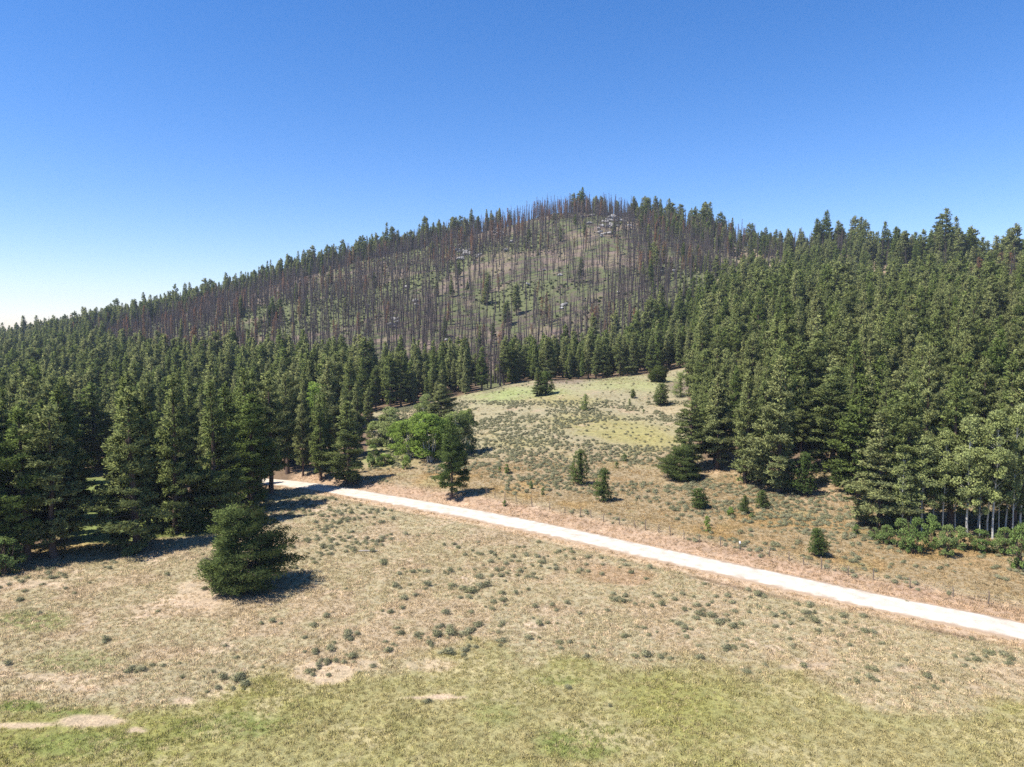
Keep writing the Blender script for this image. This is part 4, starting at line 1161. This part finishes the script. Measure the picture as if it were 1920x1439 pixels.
# grass
def grass_pts(n, y0, y1, dens):
    yy = np.sqrt(g.uniform(y0 ** 2, y1 ** 2, n)); xx = g.uniform(-.95, .95, n) * yy
    zz = H(xx, yy); a, b = project(xx, yy, zz); s, _ = road_sd(xx, yy)
    k = (np.abs(s) > HALF + .5) & (a > -300) & (a < 2220) & dens(xx, yy, a, b, s)
    return xx[k], yy[k], zz[k], a[k], b[k]
fade = lambda x, y, a, b, s: (g.random(len(x)) < np.clip(1.25 - (y - 45) / 95, .3, 1)) & (y < itp(a, DF) + 4)
xa, ya, za, pa, pb_ = grass_pts(222000, 43, 152, fade)
xc, yc, zc_, pcx, pcy = grass_pts(70000, 92, 285, lambda x, y, a, b, s: (s > 5) & (a > 640) & (y < itp(a, DF) + 2) & (fbm(x, y, 4, 3, 303) > .44))
xd, yd, zd, _a, _b = grass_pts(48000, 43, 150, lambda x, y, a, b, s: (fbm(x, y, 4, 3, 311) > .54) & (y < itp(a, DF) + 2))
GXY = np.concatenate([np.c_[xd, yd, zd, np.full(len(xd), 1.35)], np.c_[xa, ya, za, np.full(len(xa), .9)], np.c_[xc, yc, zc_, np.full(len(xc), 1.1)]])
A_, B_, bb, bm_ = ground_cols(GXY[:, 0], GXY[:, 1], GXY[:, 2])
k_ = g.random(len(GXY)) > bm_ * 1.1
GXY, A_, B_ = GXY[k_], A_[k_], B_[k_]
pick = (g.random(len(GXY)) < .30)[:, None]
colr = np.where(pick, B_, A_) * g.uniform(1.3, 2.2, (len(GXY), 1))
s_ = GXY[:, 3] * g.uniform(.6, 1.25, len(GXY))
scatter('grass', np.c_[GXY[:, :2], GXY[:, 2] - .02], GT, g.uniform(0, 6.28, len(GXY)), np.c_[s_, s_, s_], g.integers(0, 4, len(GXY)), "dry and green grass growing over the flat and the meadow", 'grass', col=np.clip(colr, 0, 1))

# ------------------------------------------------------------------ fence along the far side of the road
fp = [(912, 929), (928, 934), (947, 938), (967.5, 941), (997.5, 951), (1030.5, 957), (1059, 963), (1088, 970), (1108, 971), (1131.6, 979), (1162, 985), (1190.6, 990), (1210, 995), (1235, 999), (1256.7, 1005), (1282.5, 1011), (1311, 1018), (1351.5, 1025), (1387.6, 1033), (1442, 1044), (1479.5, 1052), (1507, 1060), (1540, 1069), (1590, 1079), (1637, 1088), (1706, 1104), (1787, 1119), (1853, 1134), (1930, 1150)]
froot = bpy.data.objects.new('wire_fence', None); link(froot)
x0, y0, z0 = hit(*fp[0]); froot.location = (x0, y0, z0)
tag(froot, "old wire fence on dark wooden posts along the far side of the road", 'fence')
def post_mesh(seed):
    q = np.random.default_rng(seed)
    P_ = np.array([[0, 0, -.3], [q.normal(0, .01), 0, .4], [q.normal(0, .03), q.normal(0, .03), .9], [q.normal(0, .05), q.normal(0, .05), 1.3]])
    v, f = tube(P_, np.array([.06, .058, .055, .05]), 8)
    o_ = len(v); v = np.r_[v, [[P_[-1][0], P_[-1][1], 1.31]]]
    caps = np.array([[o_ - 8 + j, o_ - 8 + (j + 1) % 8, o_] for j in range(8)])
    return mesh_from('post', v, [f, caps], [M['post']])
pm = [post_mesh(k_) for k_ in range(4)]
tops_ = []
for k_, (a_, b_) in enumerate(fp):
    x_, y_, z_ = hit(a_, b_)
    c = obj('post', pm[k_ % 4], froot, (x_ - x0, y_ - y0, z_ - z0))
    s_ = [1.0, .8, 1.15, .9, 1.1][k_ % 5] if k_ not in (4, 22, 7) else 1.25
    c.scale = (1.1, 1.1, s_); c.rotation_euler = (g.normal(0, .04), g.normal(0, .05), g.uniform(0, 6))
    tops_.append((x_, y_, z_, 1.2 * s_))
    if k_ == 18:
        v, f = tube(np.array([[0, 0, 1.05], [0, 0, 1.2], [0, 0, 1.42]]), np.array([.10, .11, .09]), 8)
        cc = obj('post_cap', mesh_from('post_cap', v, [f, np.array([[16, 17, 18, 19], [16, 19, 20, 23], [20, 21, 22, 23]])], [M['white']]), c)
for hgt in (.45, .8, 1.1):
    PP = []
    for k_ in range(len(tops_) - 1):
        a_, b_ = np.array(tops_[k_][:3]), np.array(tops_[k_ + 1][:3])
        for t in (0, .33, .66):
            q = a_ * (1 - t) + b_ * t + np.array([0, 0, hgt - .18 * t * (1 - t)]) - np.array([x0, y0, z0])
            PP.append(q)
    PP.append(np.array(tops_[-1][:3]) + np.array([0, 0, hgt]) - np.array([x0, y0, z0]))
    v, f = tube(np.array(PP), np.full(len(PP), .006), 4)
    obj('wire', mesh_from('wire', v, f, [M['wire']]), froot)

# ------------------------------------------------------------------ rocks on the burnt hill
rocks = [(935, 432, 11), (925, 437, 9), (943, 438, 8), (930, 444, 7), (912, 434, 7), (862, 462, 10), (858, 470, 8), (874, 478, 12), (880, 470, 7), (888, 476, 8), (893, 484, 6), (735, 612, 18), (744, 606, 10), (778, 566, 10), (782, 574, 8), (762, 540, 7), (838, 640, 8), (1150, 409, 12), (1160, 412, 11), (1168, 416, 9), (1142, 414, 10), (1176, 412, 9), (1128, 425, 8), (1122, 432, 9), (1110, 405, 7), (1092, 408, 7), (1135, 440, 8), (1050, 518, 7), (990, 535, 6), (1020, 508, 6), (1058, 574, 10), (1052, 580, 7), (1160, 550, 7), (1095, 565, 6), (936, 398, 7), (1240, 512, 8), (1265, 510, 9), (870, 560, 7), (690, 575, 7), (1010, 478, 7), (960, 455, 8), (948, 470, 7), (1180, 425, 8), (1105, 420, 8)]
rk = [mesh_from('boulder', *rock_mesh(200 + k_), [M['rock']]) for k_ in range(5)]
rq = random.Random(4)
for cx_, cy_, sp_, n_ in [(935, 436, 16, 9), (868, 472, 20, 9), (1150, 414, 34, 16), (890, 480, 12, 5), (745, 600, 14, 4), (1128, 436, 14, 5)]:
    for q_ in range(n_): rocks.append((cx_ + rq.gauss(0, sp_ * .6), cy_ + rq.gauss(0, sp_ * .32), rq.choice([5, 6, 7, 9, 12])))
for c_, (a_, b_, w_) in enumerate(sorted(rocks)):
    x_, y_, z_ = hit(a_, b_)
    o = obj('boulder', rk[c_ % 5], loc=(x_, y_, z_ + .8)); s_ = w_ * .58 * y_ / FPX; o.scale = (s_ * 1.2, s_, s_ * g.uniform(.8, 1.3)); o.rotation_euler = (0, 0, g.uniform(0, 6.28))
    tag(o, f"{mid(w_, 8, 11, ('small', 'middling', 'large'))} grey granite boulder on the burnt hill, {ordw(c_ + 1)} from the left", 'boulder', 'boulders on the burnt hill')
# a fallen log on the dry flat
x_, y_, z_ = hit(690, 1035)
v, f = tube(np.array([[-1.3, 0, .1], [-.4, .05, .12], [.5, .0, .11], [1.3, .12, .14]]), np.array([.09, .12, .11, .05]), 8)
b_ = spikes(np.array([[-.2, 0, .15], [.5, 0, .15]]), np.array([[-.5, .3, .5], [.9, -.2, .45]]), np.array([.03, .03]))
o = obj('fallen_log', merged('fallen_log', [((v, f), 0), (b_, 0)], [M['log']]), loc=(x_, y_, z_))
tag(o, "pale weathered log lying on the dry flat between sagebrush", 'log')

# ------------------------------------------------------------------ the air between here and the hill
hz, nt, out = new_mat("thin_summer_haze")
pv = N(nt, "ShaderNodeVolumePrincipled")
pv.inputs['Color'].default_value = (.72, .84, 1.0, 1)
pv.inputs['Density'].default_value = 0.00009
nt.links.new(pv.outputs[0], out.inputs['Volume'])
hx, hy0, hy1, hz0, hz1 = 19000.0, -200.0, 3250.0, -122.0, 215.0
V = np.array([[a, b, c] for a in (-hx, hx) for b in (hy0, hy1) for c in (hz0, hz1)])
F = np.array([[0, 1, 3, 2], [4, 6, 7, 5], [0, 4, 5, 1], [2, 3, 7, 6], [0, 2, 6, 4], [1, 5, 7, 3]])
tag(obj('haze', mesh_from('haze', V, F, [hz])), kind='stuff')
